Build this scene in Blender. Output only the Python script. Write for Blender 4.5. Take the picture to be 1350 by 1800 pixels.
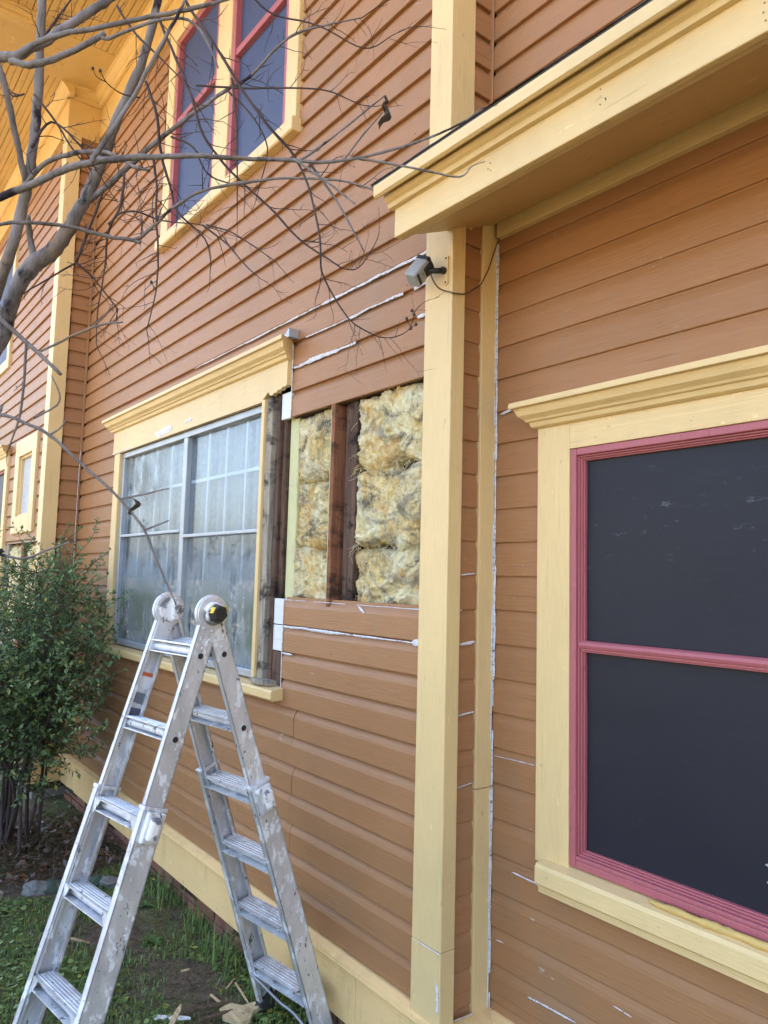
import bpy, bmesh, math, random
from mathutils import Vector, Matrix, noise
random.seed(7)
R_ = math.radians
scene = bpy.context.scene
for o in list(bpy.data.objects): bpy.data.objects.remove(o)

# ------------------------------------------------------------------ camera
CAMZ = 1.68; CAMY = -1.65
YAW, PITCH, ROLL, FPX = 0.910559792, 0.0910044656, 0.0257119915, 1300.0
_f = Vector((-math.sin(YAW)*math.cos(PITCH), math.cos(YAW)*math.cos(PITCH), math.sin(PITCH)))
_r0 = Vector((math.cos(YAW), math.sin(YAW), 0)); _u0 = _r0.cross(_f)
CR = _r0*math.cos(ROLL)+_u0*math.sin(ROLL); CU = -_r0*math.sin(ROLL)+_u0*math.cos(ROLL); CF = _f
CPOS = Vector((0, CAMY, CAMZ))
cam = bpy.data.cameras.new('camera'); camo = bpy.data.objects.new('camera', cam)
scene.collection.objects.link(camo); scene.camera = camo
camo.matrix_world = Matrix(((CR.x, CU.x, -CF.x, CPOS.x), (CR.y, CU.y, -CF.y, CPOS.y), (CR.z, CU.z, -CF.z, CPOS.z), (0, 0, 0, 1)))
cam.sensor_fit = 'HORIZONTAL'; cam.sensor_width = 36; cam.lens = FPX/1350*36
cam.clip_start = .05; cam.clip_end = 600
cam.dof.use_dof = True; cam.dof.focus_distance = 3.0; cam.dof.aperture_fstop = 10

# ------------------------------------------------------------------ sky, sun, exposure
SUN_EL, SUN_AZ = 46, 335          # the sun stands behind the house: this side is in open shade, the yard beyond is sunlit
w = bpy.data.worlds.new('World'); scene.world = w; w.use_nodes = True
nt = w.node_tree; bg = nt.nodes['Background']
sky = nt.nodes.new('ShaderNodeTexSky'); sky.sky_type = 'NISHITA'; sky.sun_disc = False
sky.sun_elevation = R_(SUN_EL); sky.sun_rotation = R_(SUN_AZ)
sky.air_density = 1.0; sky.dust_density = 5.0; sky.ozone_density = 0.5
nt.links.new(sky.outputs[0], bg.inputs[0]); bg.inputs[1].default_value = 0.14
sl = bpy.data.lights.new('sun', 'SUN'); sl.energy = 5.0; sl.angle = R_(.5); sl.color = (1, .93, .84)
so = bpy.data.objects.new('sun', sl); scene.collection.objects.link(so)
sd = Vector((math.sin(R_(SUN_AZ))*math.cos(R_(SUN_EL)), math.cos(R_(SUN_AZ))*math.cos(R_(SUN_EL)), math.sin(R_(SUN_EL))))
so.rotation_euler = sd.to_track_quat('Z', 'Y').to_euler(); so.location = (-4, 8, 12)
scene.cycles.max_bounces = 8; scene.cycles.diffuse_bounces = 4; scene.cycles.caustics_reflective = False; scene.cycles.caustics_refractive = False
scene.view_settings.view_transform = 'Standard'; scene.view_settings.look = 'None'
scene.view_settings.exposure = 3.07; scene.view_settings.gamma = 1.0; scene.view_settings.use_curve_mapping = False

# ------------------------------------------------------------------ helpers
def ray(px, py): return CF + CR*((px-675)/FPX) - CU*((py-900)/FPX)
def atY(px, py, Y):
    d = ray(px, py); return CPOS + d*((Y-CAMY)/d.y)
def atX(px, py, X):
    d = ray(px, py); return CPOS + d*(X/d.x)
def atZ(px, py, Z=0.0):
    d = ray(px, py); return CPOS + d*((Z-CAMZ)/d.z)
def atD(px, py, D): return CPOS + ray(px, py)*D

COL = scene.collection
def root_loc(p):
    v = Vector((0, 0, 0))
    while p is not None:
        v += p.location; p = p.parent
    return v
def link(name, me, parent=None):
    o = bpy.data.objects.new(name, me); COL.objects.link(o); o.parent = parent
    return o
def thing(name, label, cat, loc=(0, 0, 0), group=None):
    o = bpy.data.objects.new(name, None); COL.objects.link(o); o.location = loc; o.empty_display_size = .1
    o['label'] = label; o['category'] = cat
    if group: o['group'] = group
    return o
def tag(o, label, cat, group=None):
    o['label'] = label; o['category'] = cat
    if group: o['group'] = group
    return o

class MB:
    def __init__(s): s.v = []; s.f = []; s.mi = []; s.uv = None
    def add(s, vs, fs, mi=0):
        b = len(s.v); s.v += [tuple(q) for q in vs]; s.f += [tuple(b+i for i in f) for f in fs]; s.mi += [mi]*len(fs); return s
    def box(s, x0, x1, y0, y1, z0, z1, mi=0):
        v = [(x, y, z) for z in (z0, z1) for y in (y0, y1) for x in (x0, x1)]
        return s.add(v, [(0, 2, 3, 1), (4, 5, 7, 6), (0, 1, 5, 4), (1, 3, 7, 5), (3, 2, 6, 7), (2, 0, 4, 6)], mi)
    def prism(s, prof, a, b, axis='x', mi=0):
        n = len(prof); vs = []
        for t in (a, b):
            for (p, q) in prof:
                vs.append((t, p, q) if axis == 'x' else ((p, t, q) if axis == 'y' else (p, q, t)))
        fs = [(i, (i+1) % n, n+(i+1) % n, n+i) for i in range(n)]+[tuple(range(n-1, -1, -1)), tuple(range(n, 2*n))]
        return s.add(vs, fs, mi)
    def obox(s, c, ax, ay, az, hx, hy, hz, mi=0):       # oriented box, half sizes
        c = Vector(c); vs = [c+ax*(hx*i)+ay*(hy*j)+az*(hz*k) for k in (-1, 1) for j in (-1, 1) for i in (-1, 1)]
        return s.add(vs, [(0, 2, 3, 1), (4, 5, 7, 6), (0, 1, 5, 4), (1, 3, 7, 5), (3, 2, 6, 7), (2, 0, 4, 6)], mi)
    def oprism(s, prof, c, ax, ay, az, L0, L1, mi=0):   # profile in (ay, az), run along ax
        c = Vector(c); n = len(prof); vs = [c+ax*t+ay*p+az*q for t in (L0, L1) for (p, q) in prof]
        fs = [(i, (i+1) % n, n+(i+1) % n, n+i) for i in range(n)]+[tuple(range(n-1, -1, -1)), tuple(range(n, 2*n))]
        return s.add(vs, fs, mi)
    def disc(s, c, ax, r, h0, h1, n=24, mi=0, r2=None):
        c = Vector(c); ax = Vector(ax).normalized(); t = ax.orthogonal().normalized(); b = ax.cross(t); r2 = r if r2 is None else r2
        vs = [c+ax*h0+(t*math.cos(i*2*math.pi/n)+b*math.sin(i*2*math.pi/n))*r for i in range(n)]
        vs += [c+ax*h1+(t*math.cos(i*2*math.pi/n)+b*math.sin(i*2*math.pi/n))*r2 for i in range(n)]
        fs = [(i, (i+1) % n, n+(i+1) % n, n+i) for i in range(n)]+[tuple(range(n-1, -1, -1)), tuple(range(n, 2*n))]
        return s.add(vs, fs, mi)
    def tube(s, pts, rad, n=8, mi=0, wob=0.0):
        pts = [Vector(p) for p in pts]; m = len(pts)
        if isinstance(rad, (int, float)): rad = [rad]*m
        vs = []; t0 = None
        for i, p in enumerate(pts):
            d = (pts[min(i+1, m-1)]-pts[max(i-1, 0)])
            d = d.normalized() if d.length > 1e-9 else Vector((0, 0, 1))
            t = d.orthogonal().normalized() if t0 is None else (t0-d*t0.dot(d)).normalized()
            t0 = t; b = d.cross(t)
            for k in range(n):
                a = k*2*math.pi/n; r = rad[i]*(1+wob*random.uniform(-1, 1))
                vs.append(p+(t*math.cos(a)+b*math.sin(a))*r)
        fs = [(i*n+k, i*n+(k+1) % n, (i+1)*n+(k+1) % n, (i+1)*n+k) for i in range(m-1) for k in range(n)]
        fs += [tuple(range(n-1, -1, -1)), tuple(range((m-1)*n, m*n))]
        return s.add(vs, fs, mi)
    def build(s, name, mat, parent=None, bevel=0, smooth=False, loc=None):
        off = root_loc(parent) if loc is None else Vector(loc)
        me = bpy.data.meshes.new(name)
        me.from_pydata([(a-off.x, b-off.y, c-off.z) for a, b, c in s.v], [], s.f)
        mats = mat if isinstance(mat, (list, tuple)) else [mat]
        for m in mats: me.materials.append(m)
        for p, i in zip(me.polygons, s.mi): p.material_index = i
        bm = bmesh.new(); bm.from_mesh(me); bmesh.ops.recalc_face_normals(bm, faces=bm.faces)
        if bevel: bmesh.ops.bevel(bm, geom=list(bm.edges), offset=bevel, segments=2, profile=.5, affect='EDGES', clamp_overlap=True)
        bm.to_mesh(me); bm.free()
        if smooth:
            for p in me.polygons: p.use_smooth = True
        o = link(name, me, parent)
        if loc is not None: o.location = Vector(loc)-root_loc(parent)
        return o

# ------------------------------------------------------------------ materials
class N:
    def __init__(s, name):
        s.m = bpy.data.materials.new(name); s.m.use_nodes = True; s.t = s.m.node_tree; s.b = s.t.nodes['Principled BSDF']
        s.geo = s.t.nodes.new('ShaderNodeNewGeometry').outputs['Position']; s._obj = None
    def nd(s, k): return s.t.nodes.new(k)
    def lk(s, a, b): s.t.links.new(a, b)
    def obj(s):
        if s._obj is None: s._obj = s.nd('ShaderNodeTexCoord').outputs['Object']
        return s._obj
    def rnd(s): return s.nd('ShaderNodeObjectInfo').outputs['Random']
    def noise(s, scale, detail=4, rough=.55, st=(1, 1, 1), vec=None, dist=0, off=(0, 0, 0)):
        mp = s.nd('ShaderNodeMapping'); mp.inputs['Scale'].default_value = st; mp.inputs['Location'].default_value = off
        s.lk(vec or s.geo, mp.inputs[0])
        n = s.nd('ShaderNodeTexNoise'); s.lk(mp.outputs[0], n.inputs['Vector'])
        n.inputs['Scale'].default_value = scale; n.inputs['Detail'].default_value = min(detail, 4.5); n.inputs['Roughness'].default_value = rough
        n.inputs['Distortion'].default_value = dist
        return n.outputs['Fac']
    def vor(s, scale, st=(1, 1, 1), feat='F1', out='Distance', vec=None):
        mp = s.nd('ShaderNodeMapping'); mp.inputs['Scale'].default_value = st; s.lk(vec or s.geo, mp.inputs[0])
        n = s.nd('ShaderNodeTexVoronoi'); n.feature = feat; n.inputs['Scale'].default_value = scale; s.lk(mp.outputs[0], n.inputs['Vector'])
        return n.outputs[out]
    def ramp(s, fac, stops):
        r = s.nd('ShaderNodeValToRGB'); e = r.color_ramp.elements
        while len(e) < len(stops): e.new(.5)
        for q, (p, c) in zip(e, stops):
            q.position = p; q.color = (c, c, c, 1) if isinstance(c, (int, float)) else (*c, 1)
        s.lk(fac, r.inputs[0]); return r.outputs[0]
    def mix(s, fac, a, b, mode='MIX'):
        m = s.nd('ShaderNodeMix'); m.data_type = 'RGBA'; m.blend_type = mode
        for sock, v in ((m.inputs[0], fac), (m.inputs[6], a), (m.inputs[7], b)):
            if isinstance(v, (int, float)): sock.default_value = v if sock == m.inputs[0] else (v, v, v, 1)
            elif isinstance(v, tuple): sock.default_value = (*v, 1)
            else: s.lk(v, sock)
        return m.outputs[2]
    def math(s, op, a, b=0.0):
        m = s.nd('ShaderNodeMath'); m.operation = op
        for sock, v in ((m.inputs[0], a), (m.inputs[1], b)):
            if isinstance(v, (int, float)): sock.default_value = v
            else: s.lk(v, sock)
        return m.outputs[0]
    def col(s, c):
        if isinstance(c, tuple): s.b.inputs['Base Color'].default_value = (*c, 1)
        else: s.lk(c, s.b.inputs['Base Color'])
        return s
    def rough(s, r):
        if isinstance(r, (int, float)): s.b.inputs['Roughness'].default_value = r
        else: s.lk(r, s.b.inputs['Roughness'])
        return s
    def set(s, **k):
        for n, v in k.items(): s.b.inputs[n.replace('_', ' ')].default_value = v
        return s
    def bump(s, h, strength=.3, dist=.01, prev=None):
        b = s.nd('ShaderNodeBump'); b.inputs['Strength'].default_value = strength; b.inputs['Distance'].default_value = dist
        s.lk(h, b.inputs['Height'])
        if prev is not None: s.lk(prev, b.inputs['Normal'])
        s.lk(b.outputs[0], s.b.inputs['Normal']); return b.outputs[0]

def paint(name, base, grain_axis='x', rough=.5, wear=.10, dirt=(.25, .2, .14), dirt_amt=.35, rand=.10, spec=.4, chips=None):
    n = N(name); st = {'x': (2, 30, 30), 'z': (30, 30, 2), 'y': (30, 2, 30)}[grain_axis]
    k = lambda f: tuple(min(1, c*f) for c in base)
    big = n.noise(1.6, 4.5, .66, (1, 1, .7)); gr = n.noise(6, 4.5, .6, st); nick = n.noise(30, 3, .62, (.6, .6, 1.3) if grain_axis == 'x' else (1.3, 1.3, .6))
    gs = {'x': (.5, 1, 24), 'z': (24, 24, .5), 'y': (1, .5, 24)}[grain_axis]; lines = n.noise(3.0, 4.5, .72, gs, off=(6, 1, 2))
    drip = n.noise(5.5, 4, .6, (2.2, 2.2, .35), off=(1, 5, 8))
    c = n.mix(n.ramp(big, [(.3, 0), (.7, 1)]), k(1.07), k(.90))
    c = n.mix(n.math('MULTIPLY', n.ramp(gr, [(.35, 0), (.75, 1)]), .5), c, k(1-wear*1.6))
    c = n.mix(n.math('MULTIPLY', n.rnd(), rand*2), c, k(1-rand*2.2))
    c = n.mix(n.math('MULTIPLY', n.ramp(big, [(.56, 0), (.78, 1)]), dirt_amt), c, dirt)
    c = n.mix(n.math('MULTIPLY', n.ramp(drip, [(.56, 0), (.74, 1)]), dirt_amt*.55), c, dirt)
    c = n.mix(n.math('MULTIPLY', n.ramp(nick, [(.69, 0), (.73, 1)]), .5), c, k(1.35))
    c = n.mix(n.math('MULTIPLY', n.ramp(nick, [(.27, 1), (.31, 0)]), .6), c, dirt)
    crk = n.ramp(lines, [(.63, 0), (.665, 1)])
    c = n.mix(n.math('MULTIPLY', crk, .45), c, tuple(x*.45 for x in base))
    c = n.mix(n.math('MULTIPLY', n.ramp(lines, [(.30, 1), (.38, 0)]), .30), c, k(1.3))
    if chips: c = n.mix(n.ramp(n.noise(7, 4.5, .72, (.6, .6, 1.5), off=(2, 8, 1)), [(.685, 0), (.70, 1)]), c, chips)
    n.col(c).rough(n.ramp(gr, [(.3, rough-.08), (.7, rough+.1)])).set(Specular_IOR_Level=spec)
    n.bump(n.math('SUBTRACT', gr, n.math('MULTIPLY', lines, .5)), .36, .004)
    return n.m

SID = paint('siding_paint', (.358, .173, .073), 'x', .5, chips=(.40, .34, .28), rand=.13)
SIDY = paint('siding_paint_side', (.358, .173, .073), 'y', .5)
YEL = paint('yellow_paint', (.71, .515, .245), 'z', .46, rand=.04, dirt_amt=.22, dirt=(.4, .3, .16))
YELX = paint('yellow_paint_level', (.71, .515, .245), 'x', .46, rand=.04, dirt_amt=.22, dirt=(.4, .3, .16))
SOFF = paint('soffit_paint', (.66, .44, .165), 'x', .5, rand=.04, dirt_amt=.15)
RED = paint('maroon_paint', (.40, .112, .125), 'z', .42, rand=.03, dirt_amt=.2, dirt=(.2, .07, .07))
SKIRT = paint('skirt_paint', (.84, .56, .25), 'x', .5, rand=.04, dirt_amt=.75, dirt=(.34, .25, .14))

def wood(name, c0, c1, axis='z', rough=.8, stain=None):
    n = N(name); st = {'x': (1, 14, 14), 'z': (14, 14, 1), 'y': (14, 1, 14)}[axis]
    f = n.noise(5, 8, .65, st, dist=.4)
    c = n.mix(n.ramp(f, [(.3, 0), (.68, 1)]), c0, c1)
    if stain: c = n.mix(n.ramp(n.noise(6, 7, .7, (1, 1, 1.6)), [(.5, 0), (.62, 1)]), c, stain)
    n.col(c).rough(rough).set(Specular_IOR_Level=.2); n.bump(f, .5, .004); return n.m
WGREY = wood('weathered_wood', (.16, .14, .115), (.44, .38, .30), 'z', stain=(.05, .04, .032))
WRED = wood('stud_wood', (.045, .028, .020), (.15, .090, .062), 'z', stain=(.02, .013, .010))
WORG = wood('stud_edge_wood', (.17, .065, .034), (.31, .135, .070), 'z', stain=(.07, .035, .022))
WPALE = wood('split_wood', (.36, .25, .13), (.62, .48, .28), 'x', stain=(.22, .14, .07))
WDARK = wood('dark_scrap_wood', (.05, .035, .022), (.14, .095, .06), 'x')
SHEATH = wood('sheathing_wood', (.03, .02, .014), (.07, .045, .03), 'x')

def plain(name, c, rough=.6, **k):
    n = N(name)
    n.col(n.mix(n.ramp(n.noise(9, 6, .6), [(.3, 0), (.7, 1)]), tuple(x*.85 for x in c), tuple(min(1, x*1.08) for x in c))).rough(rough).set(**k)
    n.bump(n.noise(70, 3), .12, .003); return n.m
def mk_caulk():
    n = N('white_caulk'); n.col(n.ramp(n.noise(60, 5), [(.3, (.50, .49, .51)), (.7, (.74, .73, .76))])).rough(.55)
    n.lk(n.ramp(n.noise(75, 6, .75, (.6, .6, 1.3)), [(.36, 0), (.42, 1)]), n.b.inputs['Alpha']); n.bump(n.noise(140, 5, .7), .5, .003); return n.m
CAULK = mk_caulk()
PRIME = paint('primed_board_end', (.70, .70, .70), 'x', .6, dirt=(.28, .22, .16), dirt_amt=.6, chips=(.2, .12, .08))
BLACKP = plain('black_plastic', (.018, .018, .02), .45)
GREYP = plain('pale_grey_plastic', (.34, .36, .385), .42)
DGREYP = plain('grey_plastic_face', (.33, .34, .35), .5)
RUBBER = plain('dark_rubber', (.03, .03, .03), .8)
YSTK = plain('yellow_sticker', (.75, .55, .05), .5)
ORSTK = plain('orange_sticker', (.62, .14, .05), .5)
WSTK = plain('white_sticker', (.74, .74, .76), .5)
FOAM = plain('expanding_foam', (.60, .40, .12), .6)
CABLE = plain('cable_brown', (.10, .065, .04), .5)
GPAINT = paint('pale_green_paint', (.58, .56, .30), 'z', .6, dirt=(.05, .10, .05), dirt_amt=.5, chips=(.03, .09, .055))

def mk_alu():
    n = N('worn_aluminium'); v = n.geo
    c = n.mix(n.ramp(n.noise(11, 6, .6, (1, 1, .4)), [(.3, 0), (.7, 1)]), (.60, .61, .64), (.80, .81, .84))
    splat = n.ramp(n.noise(20, 8, .74, (1, 1, .6)), [(.555, 0), (.58, 1)])
    scuff = n.ramp(n.noise(26, 8, .78, (1.3, 1.3, .6), off=(4, 7, 2)), [(.625, 0), (.64, 1)])
    grime = n.ramp(n.noise(5, 7, .65, (1, 1, .5), off=(8, 3, 5)), [(.46, 0), (.66, 1)])
    c = n.mix(n.math('MULTIPLY', grime, .45), c, (.36, .36, .375))
    fine = n.ramp(n.noise(90, 4, .7, off=(1, 1, 6)), [(.65, 0), (.68, 1)])
    c = n.mix(splat, c, (.74, .74, .76)); c = n.mix(scuff, c, (.09, .09, .095)); c = n.mix(n.math('MULTIPLY', fine, .7), c, (.12, .12, .125))
    met = n.mix(splat, .55, 0.0); met = n.mix(scuff, met, 0.0)
    n.lk(met, n.b.inputs['Metallic'])
    n.col(c).rough(n.ramp(n.noise(30, 4), [(.3, .36), (.7, .6)]))
    b = n.bump(splat, .25, .002); n.bump(n.noise(90, 2), .06, .002, b); return n.m
ALU = mk_alu()
def mk_paintsplat():
    n = N('paint_covered_metal'); v = n.obj()
    s_ = n.ramp(n.noise(18, 6, .7, vec=v), [(.42, 0), (.5, 1)])
    c = n.mix(s_, (.17, .17, .19), (.80, .80, .80))
    n.col(c).rough(.5); n.bump(s_, .4, .003); return n.m
SPLAT = mk_paintsplat()
FRM = plain('window_aluminium', (.40, .43, .47), .4, Metallic=.4)
MUNT = plain('white_muntin', (.80, .82, .85), .45)

def mk_glass():
    n = N('window_glass')
    n.col((.9, .95, 1)).rough(.03).set(IOR=1.5, Transmission_Weight=1.0)
    t = n.nd('ShaderNodeBsdfTransparent'); t.inputs[0].default_value = (.86, .9, .93, 1)
    g = n.nd('ShaderNodeBsdfGlossy'); g.inputs['Roughness'].default_value = .02
    fr = n.nd('ShaderNodeFresnel'); fr.inputs[0].default_value = 1.55
    fr2 = n.math('MINIMUM', n.math('MULTIPLY', fr.outputs[0], .26), 1.0)
    m1 = n.nd('ShaderNodeMixShader'); n.lk(fr2, m1.inputs[0]); n.lk(t.outputs[0], m1.inputs[1]); n.lk(g.outputs[0], m1.inputs[2])
    # grime, algae streaks, and a greenish tree reflection painted at upper left
    d = n.nd('ShaderNodeBsdfDiffuse')
    sep = n.nd('ShaderNodeSeparateXYZ'); n.lk(n.geo, sep.inputs[0])
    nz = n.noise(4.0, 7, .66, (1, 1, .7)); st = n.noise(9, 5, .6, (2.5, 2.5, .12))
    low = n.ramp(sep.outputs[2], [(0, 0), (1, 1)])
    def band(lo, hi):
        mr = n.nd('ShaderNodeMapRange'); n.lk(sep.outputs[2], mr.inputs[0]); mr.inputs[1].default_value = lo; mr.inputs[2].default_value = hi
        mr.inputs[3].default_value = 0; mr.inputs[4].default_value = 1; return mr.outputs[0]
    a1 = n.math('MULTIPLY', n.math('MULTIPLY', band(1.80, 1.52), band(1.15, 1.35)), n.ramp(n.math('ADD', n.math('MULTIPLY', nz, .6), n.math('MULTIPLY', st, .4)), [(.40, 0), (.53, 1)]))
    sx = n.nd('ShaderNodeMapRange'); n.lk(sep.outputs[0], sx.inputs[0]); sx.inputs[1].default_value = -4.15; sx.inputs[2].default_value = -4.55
    tree_refl = n.math('MULTIPLY', n.math('MULTIPLY', sx.outputs[0], n.math('MULTIPLY', band(2.0, 2.2), band(2.52, 2.42))), n.ramp(nz, [(.44, 0), (.58, 1)]))
    algae_refl = n.math('MULTIPLY', n.math('MAXIMUM', a1, n.math('MULTIPLY', tree_refl, .8)), .82)
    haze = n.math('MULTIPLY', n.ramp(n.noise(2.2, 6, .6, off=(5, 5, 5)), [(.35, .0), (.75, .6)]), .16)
    n.lk(n.mix(algae_refl, (.62, .65, .68), (.085, .105, .04)), d.inputs[0])
    fac = n.math('MAXIMUM', algae_refl, haze)
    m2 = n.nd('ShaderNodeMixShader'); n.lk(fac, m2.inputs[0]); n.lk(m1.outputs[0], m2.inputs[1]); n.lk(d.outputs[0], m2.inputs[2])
    n.lk(m2.outputs[0], n.t.nodes['Material Output'].inputs[0]); return n.m
GLASS = mk_glass()
def mk_lace():
    n = N('lace_curtain')
    fold = n.noise(14, 3, .5, (1, 1, .02)); pat = n.vor(38, (1, 1, 1)); big = n.noise(7, 5, .6, (1, 1, .6))
    c = n.mix(n.ramp(n.math('ADD', n.math('MULTIPLY', pat, .8), n.math('MULTIPLY', big, .35)), [(.3, 0), (.8, 1)]), (.55, .54, .53), (.36, .36, .37))
    c = n.mix(n.ramp(fold, [(.35, 0), (.7, 1)]), c, (.51, .505, .505))
    n.col(c).rough(.9).set(Specular_IOR_Level=.1); n.bump(pat, .3, .004); return n.m
LACE = mk_lace()
def mk_screen(name, c0, c1, scr=True):
    n = N(name)
    wv = n.nd('ShaderNodeTexWave'); wv.wave_type = 'BANDS'; wv.bands_direction = 'Z'; wv.inputs['Scale'].default_value = 95; wv.inputs['Distortion'].default_value = 1.2; n.lk(n.geo, wv.inputs[0])
    wx = n.nd('ShaderNodeTexWave'); wx.bands_direction = 'X'; wx.inputs['Scale'].default_value = 95; wx.inputs['Distortion'].default_value = 1.2; n.lk(n.geo, wx.inputs[0])
    wf = n.math('MULTIPLY', n.math('ADD', wv.outputs['Fac'], wx.outputs['Fac']), .5)
    c = n.mix(n.ramp(n.noise(2.2, 6, .6), [(.3, 0), (.75, 1)]), c0, c1)
    c = n.mix(n.math('MULTIPLY', wf, .25), c, tuple(x*1.8 for x in c1))
    if scr:   # pale rubbed scratches
        s1 = n.ramp(n.noise(13, 6, .7, (1, 1, 2.2)), [(.60, 0), (.68, 1)]); s2 = n.ramp(n.noise(3.0, 3, .5, off=(1, 4, 8)), [(.5, 0), (.68, 1)])
        c = n.mix(n.math('MULTIPLY', n.math('MULTIPLY', s1, s2), .42), c, (.22, .24, .29))
        c = n.mix(n.math('MULTIPLY', n.ramp(n.noise(30, 4, .6, (.15, .15, 3)), [(.6, 0), (.75, 1)]), .03), c, (.25, .25, .3))
    n.col(c).rough(.5).set(Specular_IOR_Level=.28); n.bump(wf, .15, .001); return n.m
SCREEN = mk_screen('window_screen', (.010, .0105, .018), (.014, .0145, .021))
SCREEN2 = mk_screen('blue_window_screen', (.040, .055, .11), (.052, .07, .135), False)
DARKG = mk_screen('dark_window_screen', (.02, .02, .03), (.03, .03, .04), False)

def mk_insul():
    n = N('fibreglass_insulation')
    a = n.noise(7, 9, .66, (1, 1, .8), dist=1.4); f = n.noise(48, 7, .72, (1.5, 1, .4), dist=2.5)
    c = n.mix(n.ramp(a, [(.38, 0), (.58, 1)]), (.90, .68, .27), (.97, .88, .56))
    c = n.mix(n.ramp(n.noise(4.0, 6, .6, off=(7, 3, 1), dist=1.0), [(.50, 0), (.60, .8)]), c, (.84, .50, .13))
    c = n.mix(n.ramp(n.noise(3.0, 7, .62, off=(2, 6, 4), dist=1.4), [(.54, 0), (.66, .6)]), c, (.74, .65, .46))
    c = n.mix(n.ramp(n.noise(5.0, 6, .68, (1, 1, 1.5), off=(1, 9, 3), dist=1.5), [(.51, 0), (.64, .8)]), c, (.27, .23, .165))
    c = n.mix(n.ramp(n.noise(4.2, 6, .70, (1, 1, 1.6), off=(5, 2, 9), dist=1.6), [(.53, 0), (.66, .9)]), c, (.13, .11, .08))
    c = n.mix(n.math('MULTIPLY', n.ramp(f, [(.50, 0), (.60, 1)]), .5), c, (.95, .88, .66))
    n.col(c).rough(.95).set(Specular_IOR_Level=.05)
    b1 = n.bump(f, 1.0, .010); n.bump(n.noise(24, 8, .75, dist=2.5), .8, .02, b1); return n.m
INSUL = mk_insul()
def mk_brick():
    n = N('red_brick'); c = n.mix(n.ramp(n.noise(12, 6, .65), [(.3, 0), (.7, 1)]), (.16, .06, .035), (.33, .14, .085))
    c = n.mix(n.math('MULTIPLY', n.rnd(), .4), c, (.12, .06, .045))
    n.col(c).rough(.9); n.bump(n.noise(50, 6, .7), .5, .005); return n.m
BRICK = mk_brick(); MORTAR = plain('mortar', (.22, .19, .16), .95)
def mk_shingle():
    n = N('asphalt_shingle'); n.col(n.ramp(n.noise(220, 3), [(.35, (.02, .02, .022)), (.7, (.10, .095, .09))])).rough(.95); n.bump(n.noise(220, 3), .5, .004); return n.m
SHING = mk_shingle()
def mk_bark():
    n = N('smooth_bark'); v = n.geo
    c = n.mix(n.ramp(n.noise(16, 6, .65, (1, 1, .35)), [(.3, 0), (.7, 1)]), (.090, .079, .077), (.245, .218, .208))
    c = n.mix(n.ramp(n.noise(7, 7, .7, (1, 1, .6), off=(3, 3, 3)), [(.56, 0), (.64, 1)]), c, (.022, .018, .022))
    c = n.mix(n.ramp(n.noise(5, 6, .6, off=(8, 1, 2)), [(.60, 0), (.70, .8)]), c, (.25, .165, .10))
    n.col(c).rough(.8).set(Specular_IOR_Level=.25); b_ = n.bump(n.noise(45, 6, .65, (1, 1, .3)), .8, .008); n.bump(n.noise(12, 6, .7, (1, 1, .5)), .6, .02, b_); return n.m
BARK = mk_bark()
def mk_twig():
    n = N('twig_bark'); n.col(n.mix(n.ramp(n.noise(6, 5), [(.35, 0), (.65, 1)]), (.028, .018, .018), (.085, .060, .056))).rough(.75).set(Specular_IOR_Level=.3); return n.m
TWIG = mk_twig()
def mk_leaf(name, a, b, yellow=.12):
    n = N(name); g = n.nd('ShaderNodeNewGeometry').outputs['Random Per Island']
    c = n.ramp(g, [(0, a), (.55, tuple((x+y)/2 for x, y in zip(a, b))), (1-yellow, b), (1, (b[0]*2.6, b[1]*1.5, b[2]*.8))])
    n.col(c).rough(.42).set(Specular_IOR_Level=.45)
    n.b.inputs['Subsurface Weight'].default_value = 0
    tr = n.nd('ShaderNodeBsdfTranslucent'); n.lk(c, tr.inputs[0]); m = n.nd('ShaderNodeMixShader'); m.inputs[0].default_value = .22
    n.lk(n.b.outputs[0], m.inputs[1]); n.lk(tr.outputs[0], m.inputs[2]); n.lk(m.outputs[0], n.t.nodes['Material Output'].inputs[0]); return n.m
LEAF = mk_leaf('shrub_leaf', (.085, .160, .070), (.20, .30, .11), .05)
GRASS = mk_leaf('grass_blade', (.090, .155, .040), (.20, .28, .080), .05)
WEED = mk_leaf('weed_leaf', (.070, .140, .040), (.120, .210, .060), 0.02)
DRY = mk_leaf('dry_litter', (.075, .048, .030), (.19, .125, .075), .10)
DEADL = plain('dead_leaf', (.055, .038, .032), .8)
def mk_ground():
    n = N('yard_soil')
    soil = n.ramp(n.noise(18, 8, .7), [(.3, (.055, .042, .030)), (.7, (.17, .13, .09))])
    moss = n.ramp(n.noise(30, 6, .7), [(.3, (.050, .075, .022)), (.7, (.14, .16, .055))])
    c = n.mix(n.ramp(n.noise(1.7, 6, .6), [(.42, 0), (.58, 1)]), soil, moss)
    # unseen lawn beyond the yard, made pale straw to bounce light up
    ln = n.nd('ShaderNodeVectorMath'); ln.operation = 'LENGTH'; n.lk(n.geo, ln.inputs[0])
    mr = n.nd('ShaderNodeMapRange'); n.lk(ln.outputs['Value'], mr.inputs[0]); mr.inputs[1].default_value = 5.5; mr.inputs[2].default_value = 8
    straw = n.ramp(n.noise(3, 7, .65), [(.3, (.18, .145, .09)), (.7, (.28, .23, .15))])  # pale straw colour for the unseen lawn, to bounce light
    c = n.mix(mr.outputs[0], c, straw)
    n.col(c).rough(.95).set(Specular_IOR_Level=.15); b = n.bump(n.noise(25, 8, .7), .8, .03); n.bump(n.noise(120, 5, .7), .5, .006, b); return n.m
SOIL = mk_ground()
STRAP = plain('dull_steel', (.30, .30, .32), .5, Metallic=.5)
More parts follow.
